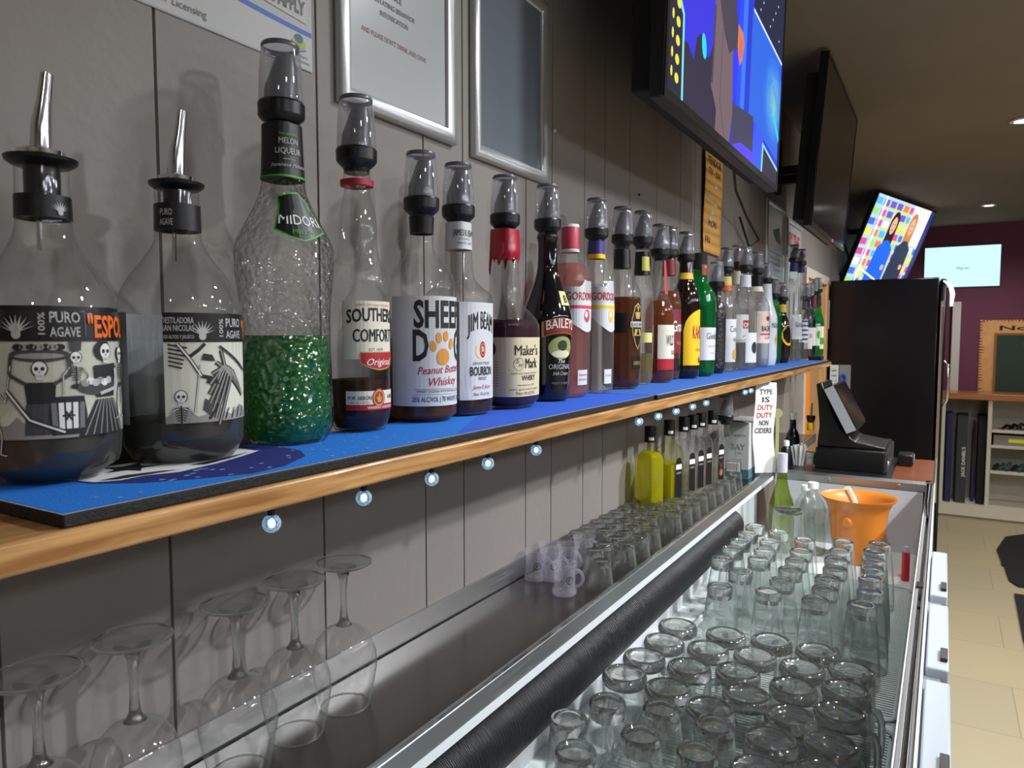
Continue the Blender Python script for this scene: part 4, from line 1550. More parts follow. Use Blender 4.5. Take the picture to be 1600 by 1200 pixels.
generic('liqueur_bottle', 'second tall slim clear bottle with striped label', 1249,
        [(416, 5), (428, 6), (455, 7), (485, 9), (500, 13), (515, 13), (550, 13), (563, 11)], CLEAR, WATER2, 545,
        [('ring', 'neck_label', 416, 426, M('label_violet')), ('front_label', 500, 535, -24, 60, lambda cv, W, H: [cv.band(-W * .4, W * .4, H * (-.4 + .2 * k), H * (-.32 + .2 * k), M('label_violet'), 1) for k in range(5)], M('label_white'))], x=.058)
generic('vermouth_bottle', 'short clear bottle with black neck just past the tall slim pair', 1257,
        [(470, 5), (482, 6), (492, 10), (504, 12), (520, 12), (552, 12), (562, 10)], CLEAR, WATER2, 530,
        [('ring', 'neck_label', 471, 484, BLACKP), ('front_label', 512, 545, -24, 60, lambda cv, W, H: cv.text('DRY', 0, 0, H * .2, INK, w=.02), M('label_white'))])
generic('cordial_bottle', 'dark bottle with black neck fourth from the fridge end', 1263,
        [(468, 5), (482, 6), (492, 9), (504, 11), (520, 11), (552, 11), (561, 10)], M('black_glass'), None, None,
        [('front_label', 512, 540, -24, 60, lambda cv, W, H: None, M('label_white'))])
generic('herbal_liqueur_bottle', 'green bottle with maroon neck wrap close to the shelf end', 1269,
        [(461, 5), (482, 6), (494, 9), (504, 12), (520, 12), (552, 12), (561, 10)], MATS['green_glass'], None, None,
        [('ring', 'neck_label', 462, 480, M('label_maroon')), ('front_label', 506, 540, -24, 60, lambda cv, W, H: cv.ell(0, 0, W * .2, H * .2, GREEN, 1), M('label_white'))])
generic('herbal_liqueur_bottle', 'last bottle in the row, green glass with cream label', 1276,
        [(458, 5), (482, 6), (494, 9), (504, 11), (520, 11), (552, 11), (560, 9)], MATS['green_glass'], None, None,
        [('ring', 'neck_label', 462, 478, BLACKP), ('front_label', 510, 545, -24, 60, lambda cv, W, H: cv.band(-W * .3, W * .3, -H * .3, 0, GREEN, 1), M('label_cream'))])
tag(MB().box(.11, .165, 3.40, 3.47, MATZ, MATZ + .018, BLACKM).build('small_case', bevel=.003), 'small black case lying at the far end of the shelf', 'case')

# ---------------------------------------------------------------- bulbs hanging under the shelf edge
BPX = [418, 565, 673, 762, 838, 1000, 1030, 1058, 1084, 1105, 1166, 1175]
bulbg = thin_glass('bulb_plastic', (.86, .94, 1), (.6, .7, .8), 1.2, (400, .8, True), haze=.8, epow=1.5)
glow = M('bulb_glow', (150, 200, 255), emit=3.2)
ordn = ['first', 'second', 'third', 'fourth', 'fifth', 'sixth', 'seventh', 'eighth', 'ninth', 'tenth', 'eleventh', 'twelfth', 'thirteenth', 'fourteenth', 'fifteenth', 'sixteenth']
bulb0 = None
for i, px in enumerate(BPX):
    p = at(px, 526, x=.168)
    loc = (.168, p.y, SZ0)
    lab = 'small glowing bubble bulb under the shelf edge, %s counting from the near end' % ordn[i]
    if not bulb0:
        bulb0 = thing('string_light_bulb', lab, 'light bulb', loc, 0, 'string light bulbs under the shelf')
        kid(bulb0, MB().lathe([(.0001, -.001), (.003, -.001), (.0032, -.010), (.0001, -.010)], BLACKP, 12).build('socket', bulb0))
        kid(bulb0, MB().lathe([(.0001, -.0095)] + [(.0075 * math.sin(k * PI / 8), -.0168 + .0075 * math.cos(k * PI / 8)) for k in range(1, 8)] + [(.0001, -.0243)], bulbg, 16).build('globe', bulb0))
        kid(bulb0, MB().lathe([(.0001, -.0125), (.0026, -.0145), (.0032, -.017), (.0026, -.0195), (.0001, -.021)], glow, 10).build('led', bulb0))
    else:
        c = copy_tree(bulb0)
        c.location = loc
        tag(c, lab, 'light bulb', 'string light bulbs under the shelf')
p0 = at(418, 526, x=.168).y
mb = MB()
pts = []
ys = [-.1] + [at(px, 526, x=.168).y for px in BPX]
for a, b_ in zip(ys[:-1], ys[1:]):
    for k in range(6):
        t_ = k / 6
        pts.append((.168 - .003 * math.sin(t_ * PI), a + (b_ - a) * t_, SZ0 - .0018 - .0006 * math.sin(t_ * PI)))
mb.tube(pts, .0012, BLACKP, 5)
tag(mb.build('light_cable'), 'thin black string light cable along the shelf underside', 'cable')

# ---------------------------------------------------------------- glassware prototypes (rim down, base up)
def proto(name, parts, loc, label, cat, group):
    t = thing(name, label, cat, loc, 0, group)
    for pn, mb in parts:
        kid(t, mb.build(pn, t, smooth=50))
    return t


# wine glasses
H = .166
wp = [(.0275, .0), (.0285, .004), (.033, .025), (.0365, .045), (.0355, .062), (.030, .078), (.021, .088), (.0115, .0925), (.0065, .0945)]
inn = [(.0262, .0), (.0272, .004), (.0318, .025), (.0352, .045), (.0342, .061), (.0288, .0765), (.0198, .086), (.010, .0905), (.0001, .092)]
bowl = MB().lathe(wp, GOBLET, 40).lathe([(.0275, 0), (.0275, .0012), (.0262, .0012), (.0262, 0), (.0275, 0)], STEMG, 40)
stem = MB().lathe([(.0001, .0925), (.0095, .0935), (.0068, .0965), (.0048, .101), (.0036, .115), (.0038, .135), (.0052, .148), (.009, .156), (.015, .1595), (.0001, .1596)], STEMG, 24)
foot = MB().lathe([(.0001, .1597), (.015, .1598), (.026, .1612), (.0312, .1635)], GOBLET, 40).lathe([(.0312, .1635), (.0322, .1645), (.0320, .1658), (.031, .1664), (.0295, .1660)], STEMG, 40).lathe([(.0295, .1660), (.018, .1655), (.008, .164), (.0001, .1635)], GOBLET, 40)
DECK = 1.0812
GW = 'upturned wine glasses on the steel counter'
spots = [(42, 1048), (195, 994), (368, 944), (459, 908), (536, 880)]
wl = ['upturned wine glass at the lower left corner, its foot cut by the photo edge', 'upturned wine glass second from the left on the steel counter', 'upturned wine glass in the middle of the five on the steel counter',
      'upturned wine glass second from the right, foot overlapping its neighbour', 'upturned wine glass farthest to the right of the five']
w0 = None
for i, (px, py) in enumerate(spots):
    q = at(px, py, z=DECK + .164)
    x = min(max(q.x, .044), .09)
    loc = (x, at(px, 900, x=x).y if False else q.y, DECK)
    if not w0:
        w0 = proto('wine_glass', [('bowl', bowl), ('stem', stem), ('foot', foot)], loc, wl[i], 'wine glass', GW)
    else:
        c = copy_tree(w0)
        c.location = loc
        tag(c, wl[i], 'wine glass', GW)

# shot mugs and shot glasses
sm = MB().lathe([(.0205, .052), (.0208, .049), (.0195, .046), (.0178, .04), (.0178, .013), (.020, .008), (.0205, .003), (.019, .0005), (.0001, .0005)], VIOLET, 28)
shd = MB().tube([(.018 + .012 * math.sin(a), 0, .027 - .014 * math.cos(a)) for a in [k * PI / 8 for k in range(9)]], .0028, VIOLET, 8)
cv = Cv(.003)
cv.ring(0, 0, .0062, .0062, .0011, INK, 0)
cv.text('F', -.0004, -.003, .006, INK, ly=0, bold=.05)
lg = MB()
cv.put(lg, lambda x, y, l: ((.0182 + l) * math.cos(-.95 + x / .018), (.0182 + l) * math.sin(-.95 + x / .018), .027 + y))
GM = 'pale plastic shot mugs on the steel counter'
s0 = None
mugs = [(823, 905, 'with round logo, leftmost against the wall ledge'), (862, 908, 'with round logo, second from the left'), (882, 931, 'with side handle, standing nearest the counter lip'),
        (845, 893, 'behind the leftmost pair, close to the ledge'), (888, 898, 'behind the one with its handle in view'), (912, 884, 'farthest right of the pale group')]
for i, (px, py, d) in enumerate(mugs):
    q = at(px, py - 4, z=DECK + .0005)
    loc = (max(q.x, .03), q.y, DECK)
    lab = 'clear mauve-tinted shot mug ' + d
    if not s0:
        s0 = proto('shot_mug', [('cup', sm), ('handle', shd), ('logo', lg)], loc, lab, 'shot mug', GM)
    else:
        c = copy_tree(s0)
        c.location = loc
        c.rotation_euler = (0, 0, [0, .1, .35, -1.8, -.3, .6][i])
        tag(c, lab, 'shot mug', GM)
mpos = [(max(at(px, py - 4, z=DECK).x, .03), at(px, py - 4, z=DECK).y) for px, py, d in mugs]

sg = MB().lathe([(.0205, .0003), (.0212, .001), (.0160, .042), (.0155, .0432)], CLEARG, 26).lathe([(.0195, .0003), (.0150, .033)], CLEARG, 26).lathe([(.0195, .0003), (.0205, .0003)], CLEARG, 26)
sgb = MB().lathe([(.0001, .0335), (.0145, .0335), (.0153, .036), (.0152, .0425), (.0135, .0445), (.011, .0432), (.0001, .0430)], BASEG, 22)
GS = 'upturned shot glasses massed on the steel counter'
g0 = None
rr = random.Random(11)
cols = [(.030, 1.10), (.071, 1.14), (.107, 1.15), (.140, 1.10)]
cn = ['against the wall', 'second from the wall', 'second from the counter lip', 'along the counter lip']
for ci, (cx, cy) in enumerate(cols):
    y = cy
    k = 0
    while y < (2.02 if ci != 0 else 1.66):
        if not (ci in (1, 2) and y > 1.60 and False):
            x = cx + rr.uniform(-.0015, .0015)
            blocked = any(math.hypot(x - a, y - b_) < .041 for a, b_ in mpos)
            if y > 1.66 and ci in (0, 1):
                blocked = True
            if y > 1.72 and ci == 2:
                blocked = True
            if ci == 3 and k in (1, 5):
                blocked = True
            if not blocked:
                lab = 'upturned shot glass in the row %s, %s from the camera' % (cn[ci], ordn[k] if k < 16 else 'place %d' % k)
                if not g0:
                    g0 = proto('shot_glass', [('glass_wall', sg), ('thick_base', sgb)], (x, y, DECK), lab, 'shot glass', GS)
                else:
                    c = copy_tree(g0)
                    c.location = (x, y, DECK)
                    tag(c, lab, 'shot glass', GS)
            k += 1
        y += .0445 + rr.uniform(0, .004) + (.02 if ci == 3 and k > 1 else 0)

# ---------------------------------------------------------------- square bottles at the back of the counter
OIL = soft_glass('yellow_green_liquor', (.72, .70, .10), (.42, .40, .01), .5, .6)
PALE = soft_glass('pale_liquor', (.93, .93, .84), (.6, .6, .48), .10, .8)
GQ = 'square liquor bottles on the steel counter'
sqd = [(1018, .052, 'full of yellow-green liquor, standing closest to the wall', OIL, 700),
       (1048, .072, 'nearest the camera, two thirds full of yellow-green liquor', OIL, 722),
       (1071, .080, 'third from the camera, pale, with white-tagged cap', PALE, 730),
       (1085, .086, 'fourth from the camera, clear with arched dark label', PALE, 730),
       (1098, .092, 'fifth from the camera, half hidden by its neighbours', PALE, 730),
       (1116, .100, 'sixth from the camera, dark arched label with copper figure', PALE, 720)]
for i, (px, x, d, lq, lv) in enumerate(sqd):
    b = Bottle('square_bottle', 'square-shouldered glass bottle ' + d, px, [(655 - i * 5, 14.5), (682 - i * 5, 14.5), (706 - i * 5, 15), (710 - i * 5, 19), (716 - i * 5, 24), (726 - i * 5, 27), (760, 26), (788, 26)], n=5, x=x, z=DECK, group=GQ)
    k = 17.5 / 26 * (1.0 if i < 2 else .92)
    # real bottle: fixed size for all six
    hgt = .222 if i else .214
    b.pr = [(.0115, hgt - .03), (.0118, hgt - .052), (.016, hgt - .057), (.024, hgt - .066), (.0270, hgt - .078), (.0278, hgt - .10), (.0278, .02), (.0278, .0035), (.0255, .0003), (.0001, .0003)]
    if 2 <= i <= 4:
        b.pr = [(r_ * .9, z_) for r_, z_ in b.pr]
    b.root.rotation_euler = (0, 0, -.3)
    b.glass(GOBLET if lq is PALE else thin_glass('oil_glass_%d' % i, (.95, .95, .75), (.6, .62, .35)), seg=32)
    z = (hgt - .06) if i == 0 else (.12 if i == 1 else .10)
    pr = [(.0001, z)] + [(r - .003, zz_) for r, zz_ in b.full if .004 < zz_ < z] + [(.024, .004), (.0001, .004)]
    pr.insert(1, (b.r(z) - .003, z))
    MB().lathe(pr, lq, 24, n=5).build('liquid', b.root)
    MB().lathe([(.0001, hgt), (.0125, hgt), (.0132, hgt - .002), (.0132, hgt - .036), (.0001, hgt - .036)], BLACKP, 20).build('cap', b.root)
    f, R = b.wrap(hgt - .034, math.radians(-35))
    cv = Cv(.003)
    cv.band(-.006, .006, -.003, .004, WHITEINK, 0)
    m_ = MB()
    cv.put(m_, lambda x_, y_, l: ((.0136 + l) * math.cos(-.7 + x_ / .0132), (.0136 + l) * math.sin(-.7 + x_ / .0132), hgt - .028 + y_))
    m_.build('cap_tag', b.root)
    if i >= 1:
        # arched label on the face turned to the room
        cv = Cv(.004)
        B2 = M('label_black')
        cv.band(-.013, .013, -.05, lambda q: .03 + .016 * math.sqrt(max(0, 1 - (q / .0131) ** 2)), B2, 0)
        cv.band(-.011, .011, .018, .03, WHITEINK, 1)
        cv.text('LIQUEUR', 0, .008, .004, GREYW, w=.018)
        if i == 5:
            cu = M('copper_ink', (170, 96, 60), .5)
            cv.ell(0, -.03, .007, .009, cu, 1)
            cv.line([(-.008, .0), (0, -.015), (.008, 0)], .0012, cu, 1)
            cv.line([(0, -.015), (0, -.03)], .0012, cu, 1)
        m_ = MB()
        cv.put(m_, lambda x_, y_, l: ((.0255 if 2 <= i <= 4 else .0281) + l, x_, .09 + y_))
        m_.build('front_label', b.root, smooth=0)
# bottle with a measuring pourer behind the square ones
b = Bottle('spirit_bottle', 'clear spirit bottle with measuring pourer behind the square bottles', 1136, [(668, 10), (690, 11), (700, 14), (712, 19), (750, 19)], x=.10, z=DECK, group=GQ)
b.pr = [(.012, .175), (.012, .15), (.017, .14), (.03, .125), (.033, .11), (.033, .02), (.031, .0003), (.0001, .0003)]
b.glass(CLEAR, seg=28)
optic(b.root, .176)

# carton with writing
Pq = at(1142, 740, y=2.16)
t = thing('carton', 'pale grey wine carton with an open flap standing behind the square bottles', 'box', (0, 0, 0))
cm = M('carton_grey', (186, 190, 188), .7)
teal = M('carton_teal', (70, 108, 116), .7)
mb = MB().box(.068, .142, 2.16, 2.36, DECK, DECK + .165, cm).box(.0678, .1422, 2.1598, 2.36, DECK, DECK + .028, teal)
cv = Cv(.01)
cv.text('ESTATE WHITE', 0, .125, .006, GREY, w=.05)
cv.text('BAY', .004, .085, .018, GREY, w=.04, bold=.01)
cv.text('WINES', .004, .074, .005, GREY, w=.02)
cv.text('sauvignon', 0, .055, .004, GREY, w=.03)
cv.band(-.03, .014, .018, .050, INK, 1)
cv.band(-.028, .012, .0195, .0485, M('paper'), 2)
for k in range(12):
    cv.band(-.026 + k * .0028, -.025 + k * .0028, .024, .044, INK, 3)
cv.put(mb, on_plane((.107, 2.1596, DECK), (1, 0, 0), (0, 0, 1)))
mb.build('carton_body', t, smooth=0)
MB().add([(.069, 2.16, DECK + .1665), (.141, 2.16, DECK + .1665), (.136, 2.11, DECK + .176), (.075, 2.11, DECK + .181), (.069, 2.161, DECK + .1652), (.141, 2.161, DECK + .1652), (.136, 2.111, DECK + .1745), (.075, 2.111, DECK + .1795)],
         [(0, 1, 2, 3), (7, 6, 5, 4), (0, 4, 5, 1), (1, 5, 6, 2), (2, 6, 7, 3), (3, 7, 4, 0)], M('carton_brown', (52, 44, 38), .8)).build('flap', t)

# paper notice taped to the shelf edge, hanging down
def notice():
    y = 2.22
    t = thing('paper_notice', 'white paper notice with black and red capitals hanging below the shelf', 'notice', (0, 0, 0))
    cv = Cv(.01)
    W, H = .082, .27
    cv.band(-W / 2, W / 2, -H, 0, PAPER, 0)
    for k, (tx, m) in enumerate([('TYPE', INK), ('IS', INK), ('DUTY', RED), ('DUTY', RED), ('NON', INK), ('CIDERS', INK)]):
        cv.text(tx, 0, -.034 - .023 * k, .015, m, w=(.05, .03, .06, .06, .036, .066)[k], bold=.04)
    mb = MB()
    f = lambda x, y_, l: (.188 + x * .62 - .014 - .003 * math.sin(y_ * 30), y + x * .55 + .012 * math.sin(y_ * 14) - l, SZ0 - .004 + y_)
    n = 16
    vs_ = [f(sx_ * W / 2, -H * k / n, 0) for k in range(n + 1) for sx_ in (-1, 0, 1)]
    fs_ = [(3 * k + c_, 3 * k + c_ + 1, 3 * k + c_ + 4, 3 * k + c_ + 3) for k in range(n) for c_ in (0, 1)]
    mb.add(vs_, fs_, PAPER)
    cv.it = cv.it[1:]
    cv.put(mb, f, .0004)
    o = mb.build('sheet', t, smooth=60)
    MB().box(.168, .186, y - .004, y + .006, SZ0 - .006, SZ0 - .0003, WHITEINK).build('tape', t)


notice()
sn = MB().lathe([(.0001, 0), (.014, 0), (.014, .0004), (.0001, .0004)], M('sticky_yellow', (222, 216, 150), .7), 16, T=Matrix.Translation((.200, 2.27, 1.27)) @ Matrix.Rotation(PI / 2, 4, 'X'))
sn.box(.195, .205, 2.2695, 2.27, 1.10, 1.27, M('sticky_yellow'))
tag(sn.build('swing_tag'), 'pale yellow round-topped tag hanging just behind the white notice', 'tag')

# ---------------------------------------------------------------- things in and on the chest
# green wine bottle
b = Bottle('wine_bottle', 'green wine bottle with pale foil neck standing in the chest by the ribbed roll', 1219, [(700, 10), (740, 10), (800, 20), (850, 24)], x=.222, z=.8605)
b.pr = [(.0128, .292), (.0135, .29), (.0135, .24), (.015, .215), (.024, .175), (.034, .145), (.0365, .12), (.0365, .02), (.0365, .004), (.033, .0003), (.0001, .0003)]
b.root.location.y = 2.24
b.glass(thin_glass('olive_glass', (.60, .68, .26), (.22, .28, .06), 1.4, (70, .5, False)), seg=36)
MB().lathe([(.0001, .294), (.0145, .294), (.0148, .29), (.0148, .238), (.014, .2375)], M('foil', (196, 198, 206), .5), 28).build('foil_capsule', b.root)
# PET bottles
for (x, y, d, k) in [(.306, 2.26, 'frosted plastic bottle with white cap next to the orange bucket', 1.06), (.272, 2.35, 'smaller clear plastic bottle just behind the green wine bottle', .92)]:
    t = thing('plastic_bottle', d, 'bottle', (x, y, .8605), 0, 'plastic bottles in the chest')
    MB().lathe([(.012 * k, .185 * k), (.012 * k, .175 * k), (.018 * k, .163 * k), (.030 * k, .145 * k), (.035 * k, .12 * k), (.031 * k, .09 * k), (.035 * k, .06 * k), (.036 * k, .01), (.030 * k, .0005), (.0001, .0005)],
               thin_glass('pet_%d' % int(k * 100), (.88, .91, .88), (.6, .64, .62), 1.5, (60, .8, False), .08), 28).build('bottle_body', t)
    MB().lathe([(.0001, .2 * k), (.0135 * k, .2 * k), (.014 * k, .198 * k), (.014 * k, .184 * k), (.0001, .184 * k)], WHITEINK, 20).build('cap', t)
# orange bucket
t = thing('ice_bucket', 'translucent orange flared ice bucket at the end of the chest', 'bucket', (.428, 2.255, .8605))
t.scale = (.94, .94, 1.04)
om = M('orange_plastic', (240, 144, 46), .4, coat=.2)
om.node_tree.nodes['Principled BSDF'].inputs['Transmission Weight'].default_value = .25
om.node_tree.nodes['Principled BSDF'].inputs['Subsurface Weight'].default_value = 0
MB().lathe([(.0001, .001), (.062, .001), (.066, .006), (.078, .10), (.083, .14), (.092, .162), (.106, .176), (.1065, .1785), (.104, .1785), (.090, .165), (.080, .14), (.074, .1), (.062, .006), (.0001, .006)], om, 56).build('bucket_wall', t, smooth=60)
MB().lathe([(.0001, .012), (.011, .012), (.014, .008), (.015, 0)], om, 20, T=Matrix.Rotation(math.radians(-105), 4, 'Z') @ Matrix.Translation((.0785, 0, .118)) @ Matrix.Rotation(PI / 2, 4, 'Y')).build('moulded_knob', t)
MB().tube([(.30 - .28, -.02, .06), (-.01, -.035, .175), (-.026, -.05, .212)], [.008, .0105, .010], M('ivory_plastic', (222, 218, 186), .45), 8).build('scoop_handle', None, loc=(.428, 2.255, .864))
o = sc.collection.objects[-1] if False else [q for q in bpy.data.objects if q.name.startswith('scoop_handle')][0]
o.name = 'ice_scoop'
tag(o, 'ivory plastic scoop handle sticking out of the orange bucket', 'scoop')
t = thing('lighter', 'small red lighter standing to the right of the orange bucket', 'lighter', (.556, 2.13, .8605))
MB().lathe([(.0001, .075), (.009, .075), (.0095, .07), (.0095, 0), (.0001, 0)], M('lighter_red', (206, 30, 50), .3), 16).build('case', t)
MB().lathe([(.0001, .09), (.007, .09), (.0075, .0755), (.0001, .0755)], GREYW, 12).build('hood', t)
# jug
t = thing('glass_jug', 'large upturned glass tumbler beside the green wine bottle', 'glass', (.262, 2.12, .8605))
MB().lathe([(.047, 0), (.0475, .002), (.040, .15), (.038, .156)], CLEARG, 36).lathe([(.0455, 0), (.038, .145)], CLEARG, 36).build('glass_wall', t)
MB().lathe([(.0001, .146), (.0375, .146), (.0385, .150), (.037, .158), (.034, .1585), (.031, .156), (.0001, .155)], BASEG, 32).build('thick_base', t)

# pint and mug glasses
def ribbed(pr, mat, seg, amp, nr):
    mb = MB()
    vs, fs = [], []
    for (r, z) in pr:
        for k in range(seg):
            a = 2 * PI * k / seg
            q = r * (1 + amp * math.cos(nr * a) * min(1, max(0, z / .02)))
            vs.append((q * math.cos(a), q * math.sin(a), z))
    for i in range(len(pr) - 1):
        for k in range(seg):
            l = (k + 1) % seg
            fs.append((i * seg + k, i * seg + l, (i + 1) * seg + l, (i + 1) * seg + k))
    return mb.add(vs, fs, mat)


MOUTH = .0345
pint_w = ribbed([(.0340, .0002), (.0348, .001), (.0345, .02), (.0322, .06), (.0285, .10), (.0245, .132), (.0238, .136)], CLEARG, 48, 0, 12).lathe([(.0332, .0002), (.0338, .02), (.0314, .06), (.0276, .10), (.0238, .126)], CLEARG, 36).lathe([(.0332, .0002), (.034, .0002)], CLEARG, 36)
pint_b = MB().lathe([(.0001, .127), (.0228, .127), (.0235, .131), (.0245, .142), (.0242, .148), (.0225, .1505), (.0195, .1505), (.0175, .1475), (.0001, .1470)], BASEG, 32)
mug_w = ribbed([(.0338, .0002), (.0345, .001), (.0342, .012), (.0325, .018), (.034, .045), (.0345, .075), (.0325, .10), (.0335, .112), (.0325, .121), (.030, .126)], CLEARG, 56, .018, 10)
mug_w.lathe([(.0325, .0002), (.0318, .03), (.0312, .11)], CLEARG, 32)
mug_b = MB().lathe([(.0001, .112), (.030, .112), (.0335, .116), (.0335, .124), (.0315, .1295), (.028, .131), (.0245, .1295), (.0205, .1235), (.0001, .1215)], BASEG, 36)
mug_h = MB().tube([(.032, 0, .022), (.044, 0, .022), (.051, 0, .032), (.053, 0, .055), (.052, 0, .08), (.046, 0, .095), (.032, 0, .1)], [.006, .0055, .005, .005, .005, .0055, .006], BASEG, 10)
FL = .8665
tops = {'pint': [(1125, 915), (1201, 922), (1275, 935), (1346, 944), (1157, 892), (1120, 871), (1222, 906), (1235, 889), (1245, 875), (1252, 860), (1257, 843),
                 (1290, 915), (1296, 900), (1302, 889), (1306, 877), (1312, 862), (1317, 846), (1360, 924), (1362, 902), (1365, 889), (1366, 874), (1367, 860), (1374, 850),
                 (1145, 856), (1151, 844), (1161, 832), (1170, 821), (1187, 871), (1192, 860), (1202, 845), (1212, 830),
                 (895, 1130), (960, 1097), (1046, 1120), (1037, 1161), (1130, 1135), (1125, 1179), (985, 1191), (935, 1178)],
        'mug': [(1059, 975), (1040, 999), (1006, 1024), (984, 1052), (1136, 991), (1115, 1011), (1092, 1042), (1052, 1075), (1132, 1095), (1200, 1002), (1185, 1027), (1170, 1057),
                (1275, 1015), (1262, 1044), (1247, 1072), (1222, 1110), (1340, 1060), (1335, 1094), (1312, 1130), (1215, 1155), (1307, 1177), (1205, 1200), (1375, 1145), (1385, 1195), (1050, 1200)]}
pts = []
for kd, ht in (('pint', .15), ('mug', .1305)):
    for px, py in tops[kd]:
        q = at(px, py, z=FL + ht)
        pts.append([kd, q.x, q.y, px, py])
MIN = {('pint', 'pint'): .0705, ('mug', 'mug'): .0715, ('mug', 'pint'): .0712, ('pint', 'mug'): .0712}
for it in range(250):
    for i in range(len(pts)):
        for j in range(i):
            a, c = pts[i], pts[j]
            dx, dy = a[1] - c[1], a[2] - c[2]
            d = math.hypot(dx, dy) or 1e-5
            m_ = MIN[(a[0], c[0])]
            if d < m_:
                s_ = (m_ - d) / 2 * .6
                a[1] += dx / d * s_
                a[2] += dy / d * s_
                c[1] -= dx / d * s_
                c[2] -= dy / d * s_
    for a in pts:
        a[1] = min(max(a[1], .2235), .5475 if a[0] == 'pint' else .520)
        a[2] = min(a[2], 2.05)
drop = set()
for i in range(len(pts)):
    for j in range(i):
        if j not in drop and math.hypot(pts[i][1] - pts[j][1], pts[i][2] - pts[j][2]) < .066:
            drop.add(i)
print('dropped glasses', len(drop))
pts = [p for i, p in enumerate(pts) if i not in drop]
prot = {}
TIPS = []
for kd in ('pint', 'mug'):
    ps = sorted([p for p in pts if p[0] == kd], key=lambda p: p[2])
    rows = []
    for p in ps:
        if rows and p[2] - rows[-1][0][2] < .045:
            rows[-1].append(p)
        else:
            rows.append([p])
    for ri, row in enumerate(rows):
        row.sort(key=lambda p: -p[1])
        for ci, p in enumerate(row):
            nm = {'pint': 'pint_glass', 'mug': 'beer_mug'}[kd]
            lab = ('tall flared beer glass' if kd == 'pint' else 'thick glass beer mug') + ', upturned, %s row from the camera, %s' % (ordn[ri] if ri < 16 else 'row %d' % ri, 'nearest the right rail' if ci == 0 else ordn[ci] + ' in from the right rail')
            g = {'pint': 'tall flared beer glasses in the chest', 'mug': 'glass beer mugs in the chest'}[kd]
            loc = (p[1], p[2], FL)
            rz = rr.uniform(0, 6.28)
            if kd == 'mug':
                best = None
                for q_ in range(24):
                    a_ = q_ * PI / 12
                    hx, hy = p[1] + .05 * math.cos(a_), p[2] + .05 * math.sin(a_)
                    dd = min([math.hypot(hx - o_[1], hy - o_[2]) for o_ in pts if o_ is not p])
                    dd = min(dd, (.580 - hx) + .034, (hx - .20) + .03)
                    for tx_, ty_ in TIPS:
                        dd = min(dd, math.hypot(hx - tx_, hy - ty_) + .022)
                    if best is None or dd > best[0] + .0005:
                        best = (dd, a_)
                rz = best[1]
                TIPS.append((p[1] + .05 * math.cos(rz), p[2] + .05 * math.sin(rz)))
            if kd not in prot:
                parts = [('glass_wall', pint_w), ('thick_base', pint_b)] if kd == 'pint' else [('glass_wall', mug_w), ('thick_base', mug_b), ('handle', mug_h)]
                prot[kd] = proto(nm, parts, loc, lab, 'beer glass' if kd == 'pint' else 'beer mug', g)
                prot[kd].rotation_euler = (0, 0, rz)
            else:
                c = copy_tree(prot[kd])
                c.location = loc
                c.rotation_euler = (0, 0, rz)
                tag(c, lab, 'beer glass' if kd == 'pint' else 'beer mug', g)

# ---------------------------------------------------------------- POS counter beyond the chest
t = thing('till_counter', 'dark-topped cupboard carrying the till between chest and fridge', 'counter', (0, 0, 0))
MB().box(.17, .60, 2.452, 2.97, 0, 1.040, BLACKM).build('cabinet', t)
MB().box(.165, .612, 2.452, 2.99, 1.0402, 1.0555, REDWOOD).build('worktop', t)
MB().box(.167, .495, 2.456, 2.985, 1.0556, 1.0562, M('laminate_dark', (28, 28, 30), .3)).build('dark_inlay', t)
MB().box(.6122, .6145, 2.452, 2.99, 1.03, 1.062, STEEL).build('edge_trim', t)
# cash drawer and terminal
t = thing('cash_drawer', 'wide black cash drawer under the till screen', 'cash drawer', (0, 0, 0))
MB().box(.262, .470, 2.60, 2.96, 1.0565, 1.128, BLACKP).build('drawer_case', t, bevel=.003)
MB().box(.4705, .478, 2.605, 2.955, 1.06, 1.122, M('drawer_front', (60, 60, 62), .25)).lathe([(.0001, .004), (.007, .004), (.008, 0)], CHROME, 14, T=Matrix.Translation((.478, 2.64, 1.085)) @ Matrix.Rotation(PI / 2, 4, 'Y')).build('drawer_front', t)
t = thing('till_terminal', 'black touchscreen till tilted back on its stand above the cash drawer', 'till', (0, 0, 0))
prof = [(.262, 1.129), (.47, 1.129), (.47, 1.137), (.38, 1.152), (.335, 1.19), (.31, 1.24), (.29, 1.30), (.272, 1.345), (.255, 1.34), (.262, 1.28), (.268, 1.2)]
MB().prism(prof, 2.63, 2.86, BLACKP, 'y').build('stand', t, bevel=.003)
scm = M('reflection_grey', (160, 164, 168), .35)
ang = math.radians(-27)
T = Matrix.Translation((.338, 2.74, 1.262)) @ Matrix.Rotation(ang, 4, 'Y')
sc_ = MB().box(-.018, .014, -.16, .16, -.085, .085, BLACKP, T)
sc_.build('screen_housing', t, bevel=.004)
MB().box(-.0175, .0135, -.1625, -.1602, -.080, .080, scm, T).build('side_reflection', t)  # reflection along the screen's side, painted as a pale grey plate
MB().box(.0142, .016, -.15, .15, -.075, .075, M('till_screen', (14, 18, 24), .1), T).build('screen', t)
t = thing('payment_keypad', 'small black keypad beside the cash drawer', 'keypad', (0, 0, 0))
MB().box(.498, .545, 2.80, 2.89, 1.0565, 1.095, BLACKP).build('keypad_case', t, bevel=.004)
MB().box(.5453, .5475, 2.81, 2.88, 1.07, 1.09, GREY).build('keys', t)

